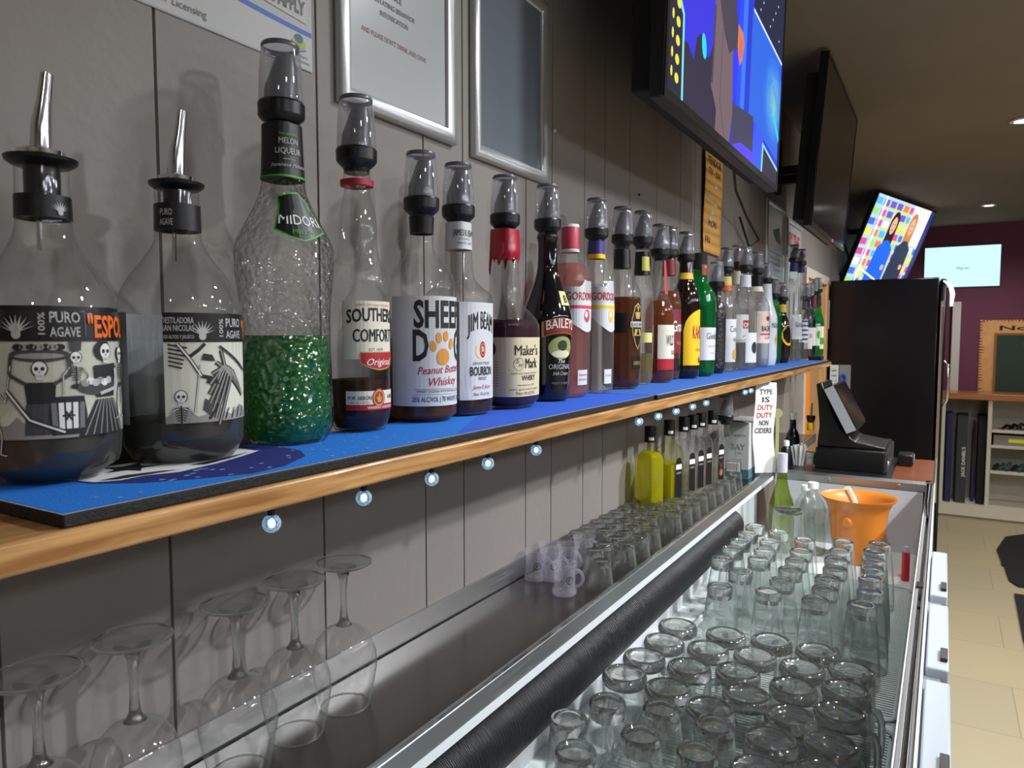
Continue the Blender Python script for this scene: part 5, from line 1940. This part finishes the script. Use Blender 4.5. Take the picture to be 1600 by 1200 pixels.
# straws and small bottles near the till
t = thing('straw_cup', 'clear cup crammed with white straws on the till counter', 'cup', (.205, 2.62, 1.0565))
MB().lathe([(.026, .055), (.023, 0), (.0001, 0)], CLEARG, 24).lathe([(.0245, .054), (.0215, .002), (.0001, .002)], CLEARG, 24).build('cup_wall', t)
for k in range(14):
    a, r_ = k * 2.4, .004 + .0012 * k
    tag(MB().tube([(.205 + r_ * .7 * math.cos(a), 2.62 + r_ * .7 * math.sin(a), 1.06), (.205 + (r_ + .006) * math.cos(a), 2.62 + (r_ + .006) * math.sin(a), 1.125 + .004 * (k % 3))], .0032, WHITEINK, 7).build('drinking_straw'),
        'white drinking straw in the cup by the till, %s of the bunch' % ordn[k], 'straw', 'white straws in the cup')
t = thing('dark_bottle', 'dark bottle topped with two white tips behind the straws', 'bottle', (.172, 2.70, 1.0565))
MB().lathe([(.0001, .15), (.010, .15), (.011, .12), (.020, .10), (.024, .08), (.024, 0), (.0001, 0)], M('black_glass'), 24).build('glass_body', t)
MB().tube([(-.004, 0, .15), (-.006, 0, .172)], .005, WHITEINK, 8).tube([(.006, 0, .15), (.010, 0, .178)], .005, WHITEINK, 8).build('white_tip', t)
t = thing('syrup_bottle', 'clear bottle with yellow neck band and metal pourer beside the till', 'bottle', (.236, 2.66, 1.0565))
MB().lathe([(.0105, .162), (.0105, .12), (.013, .10), (.022, .07), (.024, .05), (.024, 0), (.0001, 0)], CLEARG, 24).build('glass_body', t)
MB().lathe([(.0112, .148), (.0118, .147), (.0118, .123), (.0112, .122)], YELLOW, 24).build('neck_band', t)
MB().lathe([(.0001, .172), (.014, .172), (.015, .165), (.011, .15), (.0001, .15)], BLACKP, 20).build('stopper', t)
MB().tube([(0, 0, .172), (.002, 0, .19), (.003, 0, .215)], [.004, .0035, .0025], CHROME, 8).build('spout', t)
cv = Cv(.004)
cv.band(-.018, .018, 0, .04, WHITEINK, 0)
cv.text('SYRUP', 0, .02, .006, GREY)
m_ = MB()
cv.put(m_, lambda x_, y_, l: ((.0243 + l) * math.cos(-1.1 + x_ / .024), (.0243 + l) * math.sin(-1.1 + x_ / .024), .006 + y_))
m_.build('paper_label', t)
t = thing('small_bottle', 'small white-capped bottle left of the straw cup', 'bottle', (.168, 2.60, 1.0565))
MB().lathe([(.0001, .07), (.009, .068), (.016, .058), (.016, 0), (.0001, 0)], BLACKP, 20).build('bottle_body', t)
MB().lathe([(.0001, .088), (.009, .088), (.011, .084), (.011, .069), (.0001, .069)], WHITEINK, 18).build('cap', t)

# tags at the end of the shelf
t = thing('price_notice', 'white printed strip pinned to the far end of the shelf', 'notice', (0, 0, 0))
mb = MB().box(.191, .2255, 3.478, 3.479, 1.235, 1.375, PAPER, Matrix.Identity(4))
cv = Cv(.01)
for k in range(5):
    cv.text(('HAPPY', 'HOUR', '4 - 6', 'DAILY', 'PM')[k], 0, .11 - .022 * k, .009, INK, w=.02)
cv.put(mb, on_plane((.208, 3.4778, 1.235), (1, 0, 0), (0, 0, 1)))
mb.build('sheet', t, smooth=0)
t = thing('wristband_reel', 'grey tag with a bright blue clip beside the white strip', 'tag', (0, 0, 0))
MB().box(.226, .272, 3.50, 3.503, 1.27, 1.375, M('tag_grey', (140, 138, 130), .6)).build('card', t)
MB().lathe([(.008, -.004), (.014, -.004), (.014, .004), (.008, .004), (.008, -.004)], M('clip_blue', (40, 96, 214), .35), 18, T=Matrix.Translation((.243, 3.495, 1.315)) @ Matrix.Rotation(PI / 2, 4, 'X') @ Matrix.Diagonal((1, 1.6, 1, 1))).build('clip', t)

# ---------------------------------------------------------------- fridge
t = thing('fridge', 'tall black bar fridge with long chrome door handle', 'fridge', (0, 0, 0))
FB = M('fridge_black', (14, 14, 17), .22, noise=(4, .2))
MB().box(.02, .585, 4.77, 5.29, .06, 1.836, FB).build('cabinet', t, bevel=.006)
MB().box(.587, .624, 4.775, 5.285, .10, 1.83, FB).build('door', t, bevel=.02)
MB().box(.05, .58, 4.80, 5.26, 0, .06, BLACKM).build('plinth', t)
MB().tube([(.604, 4.764, .55), (.604, 4.764, 1.70)], .008, CHROME, 10).build('trim_bar', t)
MB().tube([(.625, 4.80, 1.36), (.642, 4.79, 1.34), (.648, 4.79, 1.25), (.644, 4.79, 1.14), (.625, 4.80, 1.10)], .008, CHROME, 10).build('handle', t)
MB().tube([(.605, 4.765, 1.815), (.640, 4.765, 1.79), (.652, 4.765, 1.74), (.648, 4.765, 1.67)], [.004, .012, .013, .008], M('sign_white', (235, 240, 240), .3, emit=.9), 10).build('lit_sign_edge', t)
MB().box(.0, .018, 4.768, 4.769, 1.55, 1.72, M('sticker_grey', (170, 176, 186), .5)).build('sticker', t)

# ---------------------------------------------------------------- wall pictures and papers
# licensing poster
t = thing('wall_poster', 'white licensing poster with blue curve at the top left of the wall', 'poster', (0, 0, 0))
mb = MB().box(.0006, .0012, .12, .604, 1.797, 2.28, M('poster_grey', (188, 190, 192), .5))
cv = Cv(.01)
Wp = .482
PW = M('poster_white', (196, 197, 198), .5)
cv.band(-Wp, -.001, .001, lambda x: .038 + .42 * max(0, -x - .0) ** 1.6 * .35 + .0 if x > -.2 else .09, PW, 1)
cv.band(-.30, -.001, lambda x: .0375 + .42 * max(0, -x) ** 1.6 * .35, lambda x: .0425 + .46 * max(0, -x) ** 1.6 * .38, M('poster_blue', (52, 104, 200), .5), 2)
cv.poly([(-Wp, .09), (-Wp, .48), (-.008, .48), (-.008, .050), (-.06, .054), (-.12, .06), (-.2, .075)], PW, 3)
cv.text('CONDITIONS APPLY', -.010, .0585, .0135, GREY, w=.125, al='r', ly=4, bold=.12)
cv.text('Commissioner for Licensing', -.137, .009, .0075, GREY, w=.115, al='r', ly=4)
cv.ell(-.020, .026, .010, .006, M('logo_lime', (176, 186, 60), .5), 3)
cv.ell(-.020, .031, .006, .005, M('logo_teal', (50, 100, 140), .5), 4)
cv.line([(-.030, .021), (-.020, .017), (-.010, .021)], .0015, M('poster_blue'), 4)
cv.text('Northern', -.018, .0115, .0035, GREY, w=.018, ly=4)
cv.text('Government', -.016, .006, .0035, GREY, w=.022, ly=4)
cv.put(mb, on_plane((.0014, .604, 1.797), (0, 1, 0), (0, 0, 1)), .0002)
mb.build('sheet', t, smooth=0)


def snap_frame(label, y0, y1, z0, z1, w, draw, inner, d=.012, group=None, cat='frame'):
    t = thing('snap_frame', label, cat, (0, 0, 0), 0, group)
    mb = MB()
    # mitred rounded aluminium profile
    sec = [(0, .001), (0, d * .55), (w * .15, d * .9), (w * .5, d), (w * .85, d * .75), (w, d * .45), (w, .003)]
    cs = [(y0, z0, 1, 1), (y1, z0, -1, 1), (y1, z1, -1, -1), (y0, z1, 1, -1)]
    n = len(sec)
    vs, fs = [], []
    for (cy, cz, sy, sz) in cs:
        for (a, h) in sec:
            vs.append((h, cy + sy * a, cz + sz * a))
    for i in range(4):
        j = (i + 1) % 4
        for k in range(n - 1):
            fs.append((i * n + k, i * n + k + 1, j * n + k + 1, j * n + k))
    mb.add(vs, fs, ALU)
    mb.build('frame', t, smooth=50)
    mb = MB().box(.001, .004, y0 + w * .8, y1 - w * .8, z0 + w * .8, z1 - w * .8, inner)
    cv = Cv(.02)
    draw(cv, y1 - y0 - 2 * w, z1 - z0 - 2 * w)
    cv.put(mb, on_plane((.0042, (y0 + y1) / 2, (z0 + z1) / 2), (0, 1, 0), (0, 0, 1)), .0002)
    mb.build('insert', t, smooth=0)


def drinkdrive(cv, W, H):
    b0 = -H / 2
    for k, tx in enumerate(['INTOXICATION', 'IRRITATING BEHAVIOR', 'DAMAGE', 'UNDERAGE']):
        cv.text(tx, -.014, b0 + .104 + .0135 * k, .0062, GREY, w=.0042 * len(tx) + .004, bold=.02)
    cv.text("AND PLEASE DON'T DRINK AND DRIVE", -.012, b0 + .074, .0062, M('faded_red', (170, 112, 112), .6), w=.128)


snap_frame('silver snap frame holding a white drink-driving notice above the bottles', .640, .876, 1.776, 2.12, .022, drinkdrive, M('notice_white', (186, 191, 194), .3), group='silver snap frames on the wall')
snap_frame('silver snap frame with a blank blue-grey insert', .921, 1.157, 1.771, 2.083, .022, lambda cv, W, H: None, M('insert_slate', (106, 114, 124), .3), group='silver snap frames on the wall')


def f3(cv, W, H):
    cv.poly([(-W * .2, H * .3), (W * .2, H * .36), (W * .3, H * .2), (0, H * .22)], M('print_green', (60, 90, 84), .5), 1)
    for k in range(6):
        cv.text('terms of play apply', 0, H * .1 - k * H * .05, H * .015, GREY, w=W * .7)


snap_frame('silver snap frame with a grey poster beyond the big lit television', 2.99, 3.38, 1.55, 2.05, .025, f3, M('poster_grey2', (176, 178, 180), .25), group='silver snap frames on the wall')
snap_frame('silver snap frame with a red-lettered poster next to the doorway', 3.42, 3.80, 1.50, 2.03, .022, lambda cv, W, H: [cv.text('BY THE', 0, H * .3, H * .13, RED, w=W * .8, bold=.05), cv.text('WINE LIST', 0, -H * .05, H * .06, GREY, w=W * .7)], M('notice_white'), group='silver snap frames on the wall')

# orange hanging flyer
t = thing('paper_flyer', 'narrow orange handwritten flyer hanging under the lit television', 'flyer', (0, 0, 0))
mb = MB()
cv = Cv(.02)
W, H = .19, .30
for k in range(10):
    cv.band(-W / 2, W / 2, -H / 2 + H * k / 10, -H / 2 + H * (k + 1) / 10, M('flyer_orange', (250, 186, 100), .6), 0)
for (tx, y_, hh, ww) in (('VENDOR', .11, .022, .15), ('TV - DV', .08, .018, .13), ('MON', -.07, .02, .08), ('FRI', -.12, .018, .05)):
    cv.text(tx, 0 if tx != 'FRI' else -.05, y_, hh, M('ink'), w=ww, ly=1, bold=.03)
for k in range(5):
    cv.ell(rr.uniform(-.05, .06), rr.uniform(-.05, .06), .02, .012, CREAM, 1, 8)
cv.put(mb, lambda x, y_, l: (.010 + .0025 * math.sin(y_ * 20) + l * 3, 2.215 + x, 1.90 + y_), .0002)
o = mb.build('sheet', t, smooth=60)
o.modifiers.new('s', 'SOLIDIFY').thickness = .0003
# screws and hooks on the wall
for k, (y_, z_, d) in enumerate([(1.195, 1.875, 'small pale screw head in the groove right of the slate frame'), (1.62, 1.83, 'tiny dark hook on the wall below the lit television corner')]):
    tag(MB().lathe([(.0001, .003), (.0025, .003), (.0035, 0)], WHITEINK if k == 0 else BLACKM, 10, T=Matrix.Translation((.0005, y_, z_)) @ Matrix.Rotation(PI / 2, 4, 'Y')).build('wall_screw'), d, 'screw')

# ---------------------------------------------------------------- televisions
def SCR(name, c=(0, 0, 0), e=1.0):
    return M('scr_' + name, c, .35, emit=e, spec=.12)


def tv(name, label, O, u, v, W, H, draw, depth=.05, bez=.012, group='televisions around the room', bracket=None, screen=None):
    """O = lower left corner of the front face, u along the width, v up the screen"""
    u, v = Vector(u).normalized(), Vector(v).normalized()
    n = u.cross(v)
    T = Matrix(((u.x, v.x, n.x, O[0]), (u.y, v.y, n.y, O[1]), (u.z, v.z, n.z, O[2]), (0, 0, 0, 1)))
    t = thing(name, label, 'television', (0, 0, 0), 0, group)
    MB().box(0, W, 0, H, -.028, -.002, BLACKP, T).box(W * .03, W * .97, H * .04, H * .9, -depth, -.029, BLACKM, T).build('casing', t, bevel=.003)
    MB().box(0, W, 0, bez * 1.3, -.0019, 0, BLACKP, T).box(0, W, H - bez, H, -.0019, 0, BLACKP, T).box(0, bez, bez * 1.31, H - bez * 1.01, -.0019, 0, BLACKP, T).box(W - bez, W, bez * 1.31, H - bez * 1.01, -.0019, 0, BLACKP, T).build('bezel', t)
    cv = Cv(.05)
    w, h = W - 2 * bez, H - 2.3 * bez
    cv.band(0, w, 0, h, screen or M('screen_off', (12, 12, 14), .14, spec=.3), 0)
    # a drawing clipped to the glass
    c2 = Cv(.05)
    draw(c2, w, h)
    for vs, fs, m, ly in c2.it:
        cv.it.append(([(min(max(x, 0), w), min(max(y, 0), h)) for x, y in vs], fs, m, ly))
    mb = MB()
    cv.put(mb, lambda x, y, l: T @ Vector((x + bez, y + bez * 1.3, -.0015 + l)), .0001)
    mb.build('screen', t, smooth=0)
    return t, T


def gameshow(cv, w, h):
    P = lambda l: [(a * w, b * h) for a, b in l]
    cv.band(0, w, 0, h, SCR('indigo', (50, 46, 200)), 1)
    # left sign with pale outline and yellow lamps
    cv.poly(P([(0, 0), (.095, .0), (.088, .285), (.06, .33), (0, .36)]), SCR('teal', (120, 206, 206)), 2)
    cv.poly(P([(0, 0), (.083, .0), (.077, .275), (.052, .305), (0, .33)]), SCR('dark', (30, 30, 48)), 3)
    for k in range(5):
        cv.ell(w * .052, h * (.057 + .06 * k), w * .012, h * .017, SCR('lamp', (216, 206, 70)), 4, 12)
        cv.ell(w * .022, h * (.066 + .06 * k), w * .006, h * .017, SCR('lamp'), 4, 12)
    # dark set and floor
    cv.poly(P([(.095, 0), (.090, .20), (.115, .205), (.152, .17), (.17, .26), (.20, .29), (.215, .22), (.26, .24), (.30, .34), (.34, .3), (.34, 0)]), SCR('set', (42, 38, 60)), 2)
    cv.ell(w * .22, h * .257, w * .016, h * .045, SCR('aqua', (30, 200, 230)), 3, 12, .35)
    for k, (x, c) in enumerate(((.45, (44, 52, 226)), (.49, (38, 70, 236)), (.53, (56, 110, 240)), (.57, (36, 56, 190)))):
        cv.band(w * x, w * (x + .05), h * .15, h, SCR('beam%d' % k, c), 2)
    cv.poly(P([(.62, .20), (.99, .12), (.99, .62), (.62, .66)]), SCR('panel', (44, 96, 206)), 3)
    for k in range(7):
        cv.ell(w * .91, h * .38, w * (.135 - .018 * k), h * (.21 - .028 * k), SCR('glow%d' % k, (50 + 13 * k, 104 + 15 * k, 208 - 6 * k)), 4, 24)
    cv.line(P([(.63, .655), (.995, .615)]), h * .012, SCR('white', (210, 224, 250)), 5)
    cv.poly(P([(.63, 1), (1, 1), (1, .63), (.63, .665)]), SCR('night', (34, 40, 62)), 3)
    for k in range(9):
        cv.ell(w * (.70 + .03 * k), h * (.7 + .05 * ((k * 5) % 4)), w * .004, h * .006, SCR('white'), 5, 6)
    cv.line(P([(.91, .33), (1.0, .23)]), h * .035, SCR('aqua'), 5)
    cv.poly(P([(.46, 0), (.46, .172), (.67, .207), (.677, 0)]), SCR('set2', (60, 60, 84)), 4)
    cv.poly(P([(.46, .0), (.55, .045), (.68, .05), (.68, .0)]), SCR('violet', (80, 66, 220)), 5)
    cv.poly(P([(.68, 0), (.68, .2), (.8, .17), (.8, 0)]), SCR('blue2', (52, 84, 214)), 4)
    cv.poly(P([(.785, 0), (.79, .14), (1, .085), (1, .0)]), SCR('teal'), 6)
    cv.poly(P([(.80, 0), (.805, .122), (1, .068), (1, .0)]), SCR('set'), 7)
    # presenter in a long grey-brown suit jacket, arm bent across
    g1, g2 = SCR('suit', (106, 88, 94)), SCR('suit_dark', (66, 60, 76))
    cv.poly(P([(.287, 1), (.285, .27), (.276, .15), (.324, .08), (.32, 0), (.44, 0), (.461, .118), (.447, .306), (.445, .45), (.436, 1)]), g1, 7)
    cv.poly(P([(.30, 1), (.47, 1), (.46, .55), (.49, .47), (.49, .40), (.455, .38), (.41, .34), (.36, .40), (.32, .49)]), g2, 8)
    cv.line(P([(.352, .4), (.350, .12), (.40, .0)]), w * .004, g2, 8)
    cv.line(P([(.290, .45), (.284, .16)]), w * .012, g2, 8)
    sk = SCR('skin', (206, 112, 84))
    cv.poly(P([(.482, .50), (.53, .49), (.545, .45), (.53, .38), (.51, .345), (.495, .37), (.482, .41)]), sk, 9)
    for k in range(3):
        cv.line(P([(.50 + .012 * k, .46), (.503 + .012 * k, .37 + .012 * k)]), w * .003, SCR('skin_dark', (150, 70, 56)), 10)


tl = math.radians(4.2)
vt = (math.sin(tl), 0, math.cos(tl))
t1, T1 = tv('television', 'large lit television showing a blue game show stage with a suited presenter', (.222, 1.155, 1.890), (0, 1, 0), (math.sin(math.radians(1.5)), 0, math.cos(math.radians(1.5))), .915, .535, gameshow, depth=.07)
arm = MB().box(.001, .02, 1.62, 1.86, 2.06, 2.26, BLACKM).box(.02, .165, 1.64, 1.67, 2.1, 2.14, BLACKM).box(.02, .165, 1.80, 1.83, 2.1, 2.14, BLACKM)
arm.build('wall_bracket', t1)
MB().tube([(.12, 2.00, 1.97), (.08, 2.20, 1.93), (.05, 2.48, 1.89), (.05, 2.66, 1.84), (.03, 2.60, 1.81), (.02, 2.50, 1.90)], .004, BLACKM, 6).build('power_cable', t1)
t2, T2 = tv('television', 'black switched-off television on the wall with a red standby light', (.222, 2.66, 1.878), (0, 1, 0), vt, .90, .573, lambda cv, w, h: None, depth=.07)
MB().box(.001, .02, 2.9, 3.2, 2.09, 2.3, BLACKM).box(.02, .17, 2.95, 2.98, 2.12, 2.15, BLACKM).box(.02, .17, 3.12, 3.15, 2.12, 2.15, BLACKM).build('wall_bracket', t2)
MB().lathe([(.0001, 0), (.004, 0), (.004, -.002)], M('standby_red', (255, 40, 80), emit=6), 10, T=T2 @ Matrix.Translation((.52, .007, .001))).build('standby_light', t2)
MB().box(-.006, 0, 0, .90, -.02, 0, BLACKM).build('cover', t2) if False else None


def shop(cv, w, h):
    rs = random.Random(9)
    pal = [(230, 220, 90), (90, 180, 214), (214, 80, 150), (110, 90, 190), (240, 236, 240), (70, 110, 210), (236, 130, 60), (150, 214, 120)]
    cv.band(0, w, 0, h, SCR('pale', (176, 206, 226)), 1)
    for i in range(9):
        for j in range(9):
            c = pal[rs.randrange(8)]
            cv.band(w * i / 9 + .004, w * (i + .82) / 9, h * j / 9 + .004, h * (j + .7) / 9, SCR('p%d' % pal.index(c), c), 2)
    for j in range(9):
        cv.band(w * .15, w * .98, h * j / 9 - .006, h * j / 9 + .004, SCR('lime', (206, 220, 60)), 3)
    cv.band(w * .13, w * .155, 0, h, SCR('whitebar', (240, 240, 250)), 4)
    cv.poly([(w * .62, h * .55), (w * .95, h * .55), (w * .95, h), (w * .62, h)], SCR('wallwhite', (226, 226, 222)), 4)
    cv.band(w * .93, w, 0, h, SCR('navy', (44, 50, 120)), 5)
    for (cx, top, c, hc) in ((.40, .80, (30, 100, 220), (46, 28, 26)), (.70, .84, (40, 52, 76), (190, 130, 70))):
        hr = SCR('hair%d' % int(cx * 100), hc)
        cv.ell(w * cx, h * (top - .06), w * .065, h * .14, hr, 6)
        cv.poly([(w * (cx - .065), h * (top - .06)), (w * (cx + .065), h * (top - .06)), (w * (cx + .07), h * (top - .36)), (w * (cx - .07), h * (top - .36))], hr, 6)
        cl = SCR('cloth%d' % int(cx * 100), c)
        cv.poly([(w * (cx - .12), h * (top - .34)), (w * (cx - .03), h * (top - .25)), (w * (cx + .03), h * (top - .25)), (w * (cx + .12), h * (top - .34)), (w * (cx + .14), 0), (w * (cx - .15), 0)], cl, 7)
        sk = SCR('skin2', (226, 170, 146))
        cv.ell(w * cx, h * (top - .08), w * .042, h * .10, sk, 8)
        for k in (-1, 1):
            cv.ell(w * (cx + k * .016), h * (top - .065), w * .006, h * .008, SCR('eye', (40, 30, 30)), 9, 8)
        cv.ell(w * cx, h * (top - .125), w * .014, h * .009, SCR('lips', (190, 60, 70)), 9, 8)
        cv.line([(w * (cx - .1), h * (top - .5)), (w * (cx + .01), h * (top - .62)), (w * (cx + .07), h * (top - .56))], w * .035, cl, 9)
        cv.ell(w * (cx + .08), h * (top - .56), w * .026, h * .035, sk, 10, 10)
    cv.poly([(w * .16, h * .18), (w * .6, h * .02), (w * .6, h * .045), (w * .16, h * .2)], SCR('whitebar'), 11)


# third television: turned into the room and tipped forward
u3 = Vector((math.sin(math.radians(15.8)), math.cos(math.radians(15.8)), 0))
n3 = Vector((math.cos(math.radians(15.8)), -math.sin(math.radians(15.8)), 0))
tl3 = math.radians(TILT3 := 21)
v3 = Vector((0, 0, 1)) * math.cos(tl3) + n3 * math.sin(tl3)
W3, H3 = 1.13, .64
TL = at(1375, 298, y=5.31)
O3 = TL - v3 * H3
t3, T3 = tv('television', 'tilted lit television above the fridge showing two women in a colourful shop', O3, u3, v3, W3, H3, shop, depth=.045)
back = TL + u3 * .5 - v3 * .25 - n3 * .08
MB().tube([tuple(back), (.06, back.y, back.z + .05), (.002, back.y, back.z + .05)], .02, BLACKM, 8).build('wall_bracket', t3)
MB().tube([(.02, 5.1, 2.43), (.06, 5.15, 2.30), (.04, 5.1, 2.15), (.07, 5.2, 2.0), (.03, 5.1, 1.9)], .008, BLACKM, 6).build('power_cable', t3)

p = at(1444, 447, y=7.40)
q = at(1562, 384, y=7.40)
t4, T4 = tv('display_screen', 'pale lit screen with small black lettering on the far purple wall', (.44, 7.44, 1.925), (1, 0, 0), (0, 0, 1), .572, .362,
            lambda cv, w, h: [cv.band(0, w, 0, h, SCR('cyan', (190, 232, 240), 1.0), 1), cv.text('Play on.', w * .52, h * .44, h * .05, SCR('black', (10, 10, 14)), w=w * .17, ly=2, bold=.03)], depth=.035, bez=.006)
# swap orientation: this one faces the camera (its normal is -y)

# ---------------------------------------------------------------- far side: notice board, shelving unit, floor mats
t = thing('notice_board', 'green chalk notice board in a burnt-parchment surround on the purple wall', 'board', (0, 0, 0))
mb = MB().box(.879, 1.50, 7.425, 7.449, 1.00, 1.642, M('parchment', (226, 170, 112), .7, noise=(12, .3)))
cv = Cv(.02)
rs = random.Random(2)
BR = M('burnt', (132, 58, 34), .7)
for k in range(26):
    z_ = 1.02 + k * .024
    cv.poly([(0, z_ - 1.0), (.012 + rs.uniform(0, .035), z_ - 1.0 + .006), (0, z_ - 1.0 + .014)], BR, 1)
for k in range(24):
    x_ = .02 + k * .025
    cv.poly([(x_, .641), (x_ + .006, .641 - rs.uniform(.005, .025)), (x_ + .014, .641)], BR, 1)
cv.text('Notice', .36, .555, .038, INK, w=.44, ly=2, bold=.04)
cv.put(mb, on_plane((.879, 7.4245, 1.0), (1, 0, 0), (0, 0, 1)), .0004)
mb.build('surround', t, smooth=0)
MB().box(.985, 1.45, 7.405, 7.424, 1.0, 1.53, M('frame_oak', (150, 96, 48), .5)).build('frame', t)
mb = MB().box(1.003, 1.432, 7.400, 7.4045, 1.01, 1.512, M('chalk_green', (40, 62, 50), .7))
cv = Cv(.02)
cv.text('Darts Tuesday 7pm', .30, .42, .02, GREYW, w=.22)
cv.text('Pool Friday', .30, .34, .02, GREYW, w=.16)
cv.put(mb, on_plane((1.003, 7.3995, 1.01), (1, 0, 0), (0, 0, 1)), .0004)
mb.build('board_face', t, smooth=0)

t = thing('shelving_unit', 'white open shelving unit with a reddish timber top by the far wall', 'shelving', (0, 0, 0))
OW = M('off_white', (206, 200, 184), .6, noise=(10, .08))
TOP = wood('timber_top', (150, 92, 52), (182, 120, 72), 0)
MB().box(.60, 2.4, 6.98, 7.358, .985, 1.035, TOP).build('timber_top', t, bevel=.004)
mb = MB().box(.60, 2.4, 7.02, 7.355, 0, .02, OW).box(.60, 2.4, 6.99, 7.355, .02, .115, OW).box(.60, 2.4, 7.34, 7.357, .116, .984, OW)
mb.build('carcass', t)
for x_ in (.62, .945, 1.60, 2.35):
    MB().box(x_, x_ + .028, 7.0, 7.338, .116, .984, OW).build('upright', t)
for z_ in (.39, .60, .725):
    MB().box(.975, 1.598, 7.0, 7.338, z_, z_ + .018, OW).build('shelf_board', t)
# things in the left bay
tag(MB().box(.66, .705, 7.03, 7.30, .1165, .86, M('navy_case', (28, 34, 84), .4)).build('cue_case', bevel=.006), 'navy blue upright case in the left bay of the shelving', 'case')
mb = MB().box(.738, .812, 7.04, 7.30, .1165, .85, M('charcoal_case', (50, 52, 56), .5))
cv = Cv(.02)
cv.text("JACK DANIEL'S", 0, 0, .024, WHITEINK, w=.25, rot=PI / 2, bold=.03)
cv.put(mb, on_plane((.800, 7.0395, .46), (1, 0, 0), (0, 0, 1)), .0004)
tag(mb.build('display_board', smooth=0), 'charcoal upright board with white lettering down its side', 'board')
t = thing('pool_cue', 'brown and blue cue leaning upright in the left bay', 'cue', (0, 0, 0))
MB().tube([(.862, 7.15, .1165), (.862, 7.16, .42)], .014, M('cue_blue', (58, 66, 120), .4), 10).build('butt', t)
MB().tube([(.862, 7.16, .421), (.862, 7.18, .80)], [.013, .010], M('cue_wood', (84, 66, 56), .4), 10).build('shaft', t)
tag(MB().box(.885, .940, 7.05, 7.3, .1165, .85, BLACKM).build('black_case', bevel=.006), 'plain black upright case beside the white divider', 'case')
t = thing('storage_tray', 'clear plastic tray with a yellow label on the upper shelf', 'tray', (1.29, 7.12, .6185))
MB().box(-.30, .30, -.10, .15, 0, .004, GREYW).box(-.30, .30, -.10, -.094, .0042, .085, M('tray_plastic', (128, 124, 124), .3)).box(-.30, -.294, -.094, .15, .0042, .085, M('tray_plastic')).box(.294, .30, -.094, .15, .0042, .085, M('tray_plastic')).build('tray_wall', t)
MB().box(-.20, -.09, -.1015, -.1003, .03, .06, M('label_neon', (216, 224, 40), .5)).build('paper_label', t)
t = thing('pile_of_glass_holders', 'dark tangled bundle lying on the top shelf', 'bundle', (1.3, 7.15, .7435)) if False else None
mb = MB()
for k in range(9):
    a = rs.uniform(0, 6)
    mb.tube([(1.05 + .05 * k, 7.06 + .02 * (k % 3), .756), (1.08 + .05 * k, 7.12, .775 + .01 * (k % 4)), (1.13 + .05 * k, 7.2, .757)], .012, BLACKP, 7)
tag(mb.build('cable_bundle'), 'dark bundle of cables on the top shelf of the unit', 'cables')
mb = MB()
for k in range(14):
    mb.tube([(1.0 + .042 * k, 7.03 + .02 * (k % 2), .424), (1.03 + .042 * k, 7.1, .45 + .01 * (k % 3)), (1.02 + .042 * k, 7.2, .424)], .014, M('teal_cloth', (38, 84, 88), .7) if k % 3 else BLACKM, 7)
tag(mb.build('teal_netting'), 'teal and black netting bundled on the lower shelf', 'netting')


def floor_mat(poly, label):
    mb = MB().prism(poly, .0005, .012, RUBBER, 'z')
    tag(mb.build('floor_mat'), label, 'floor mat', 'black rubber floor mats')


floor_mat([(.985, 6.03), (1.06, 6.45), (1.25, 6.68), (2.2, 6.7), (2.2, 5.2), (1.05, 5.2), (1.01, 5.3), (1.005, 5.62), (.99, 5.64), (.995, 5.7)], 'black rubber floor mat nearer the shelving unit, with a notched edge')
floor_mat([(1.02, 5.03), (1.6, 5.05), (1.6, 3.2), (1.02, 3.2), (1.005, 4.3)], 'black rubber floor mat at the right edge, closer to the camera')
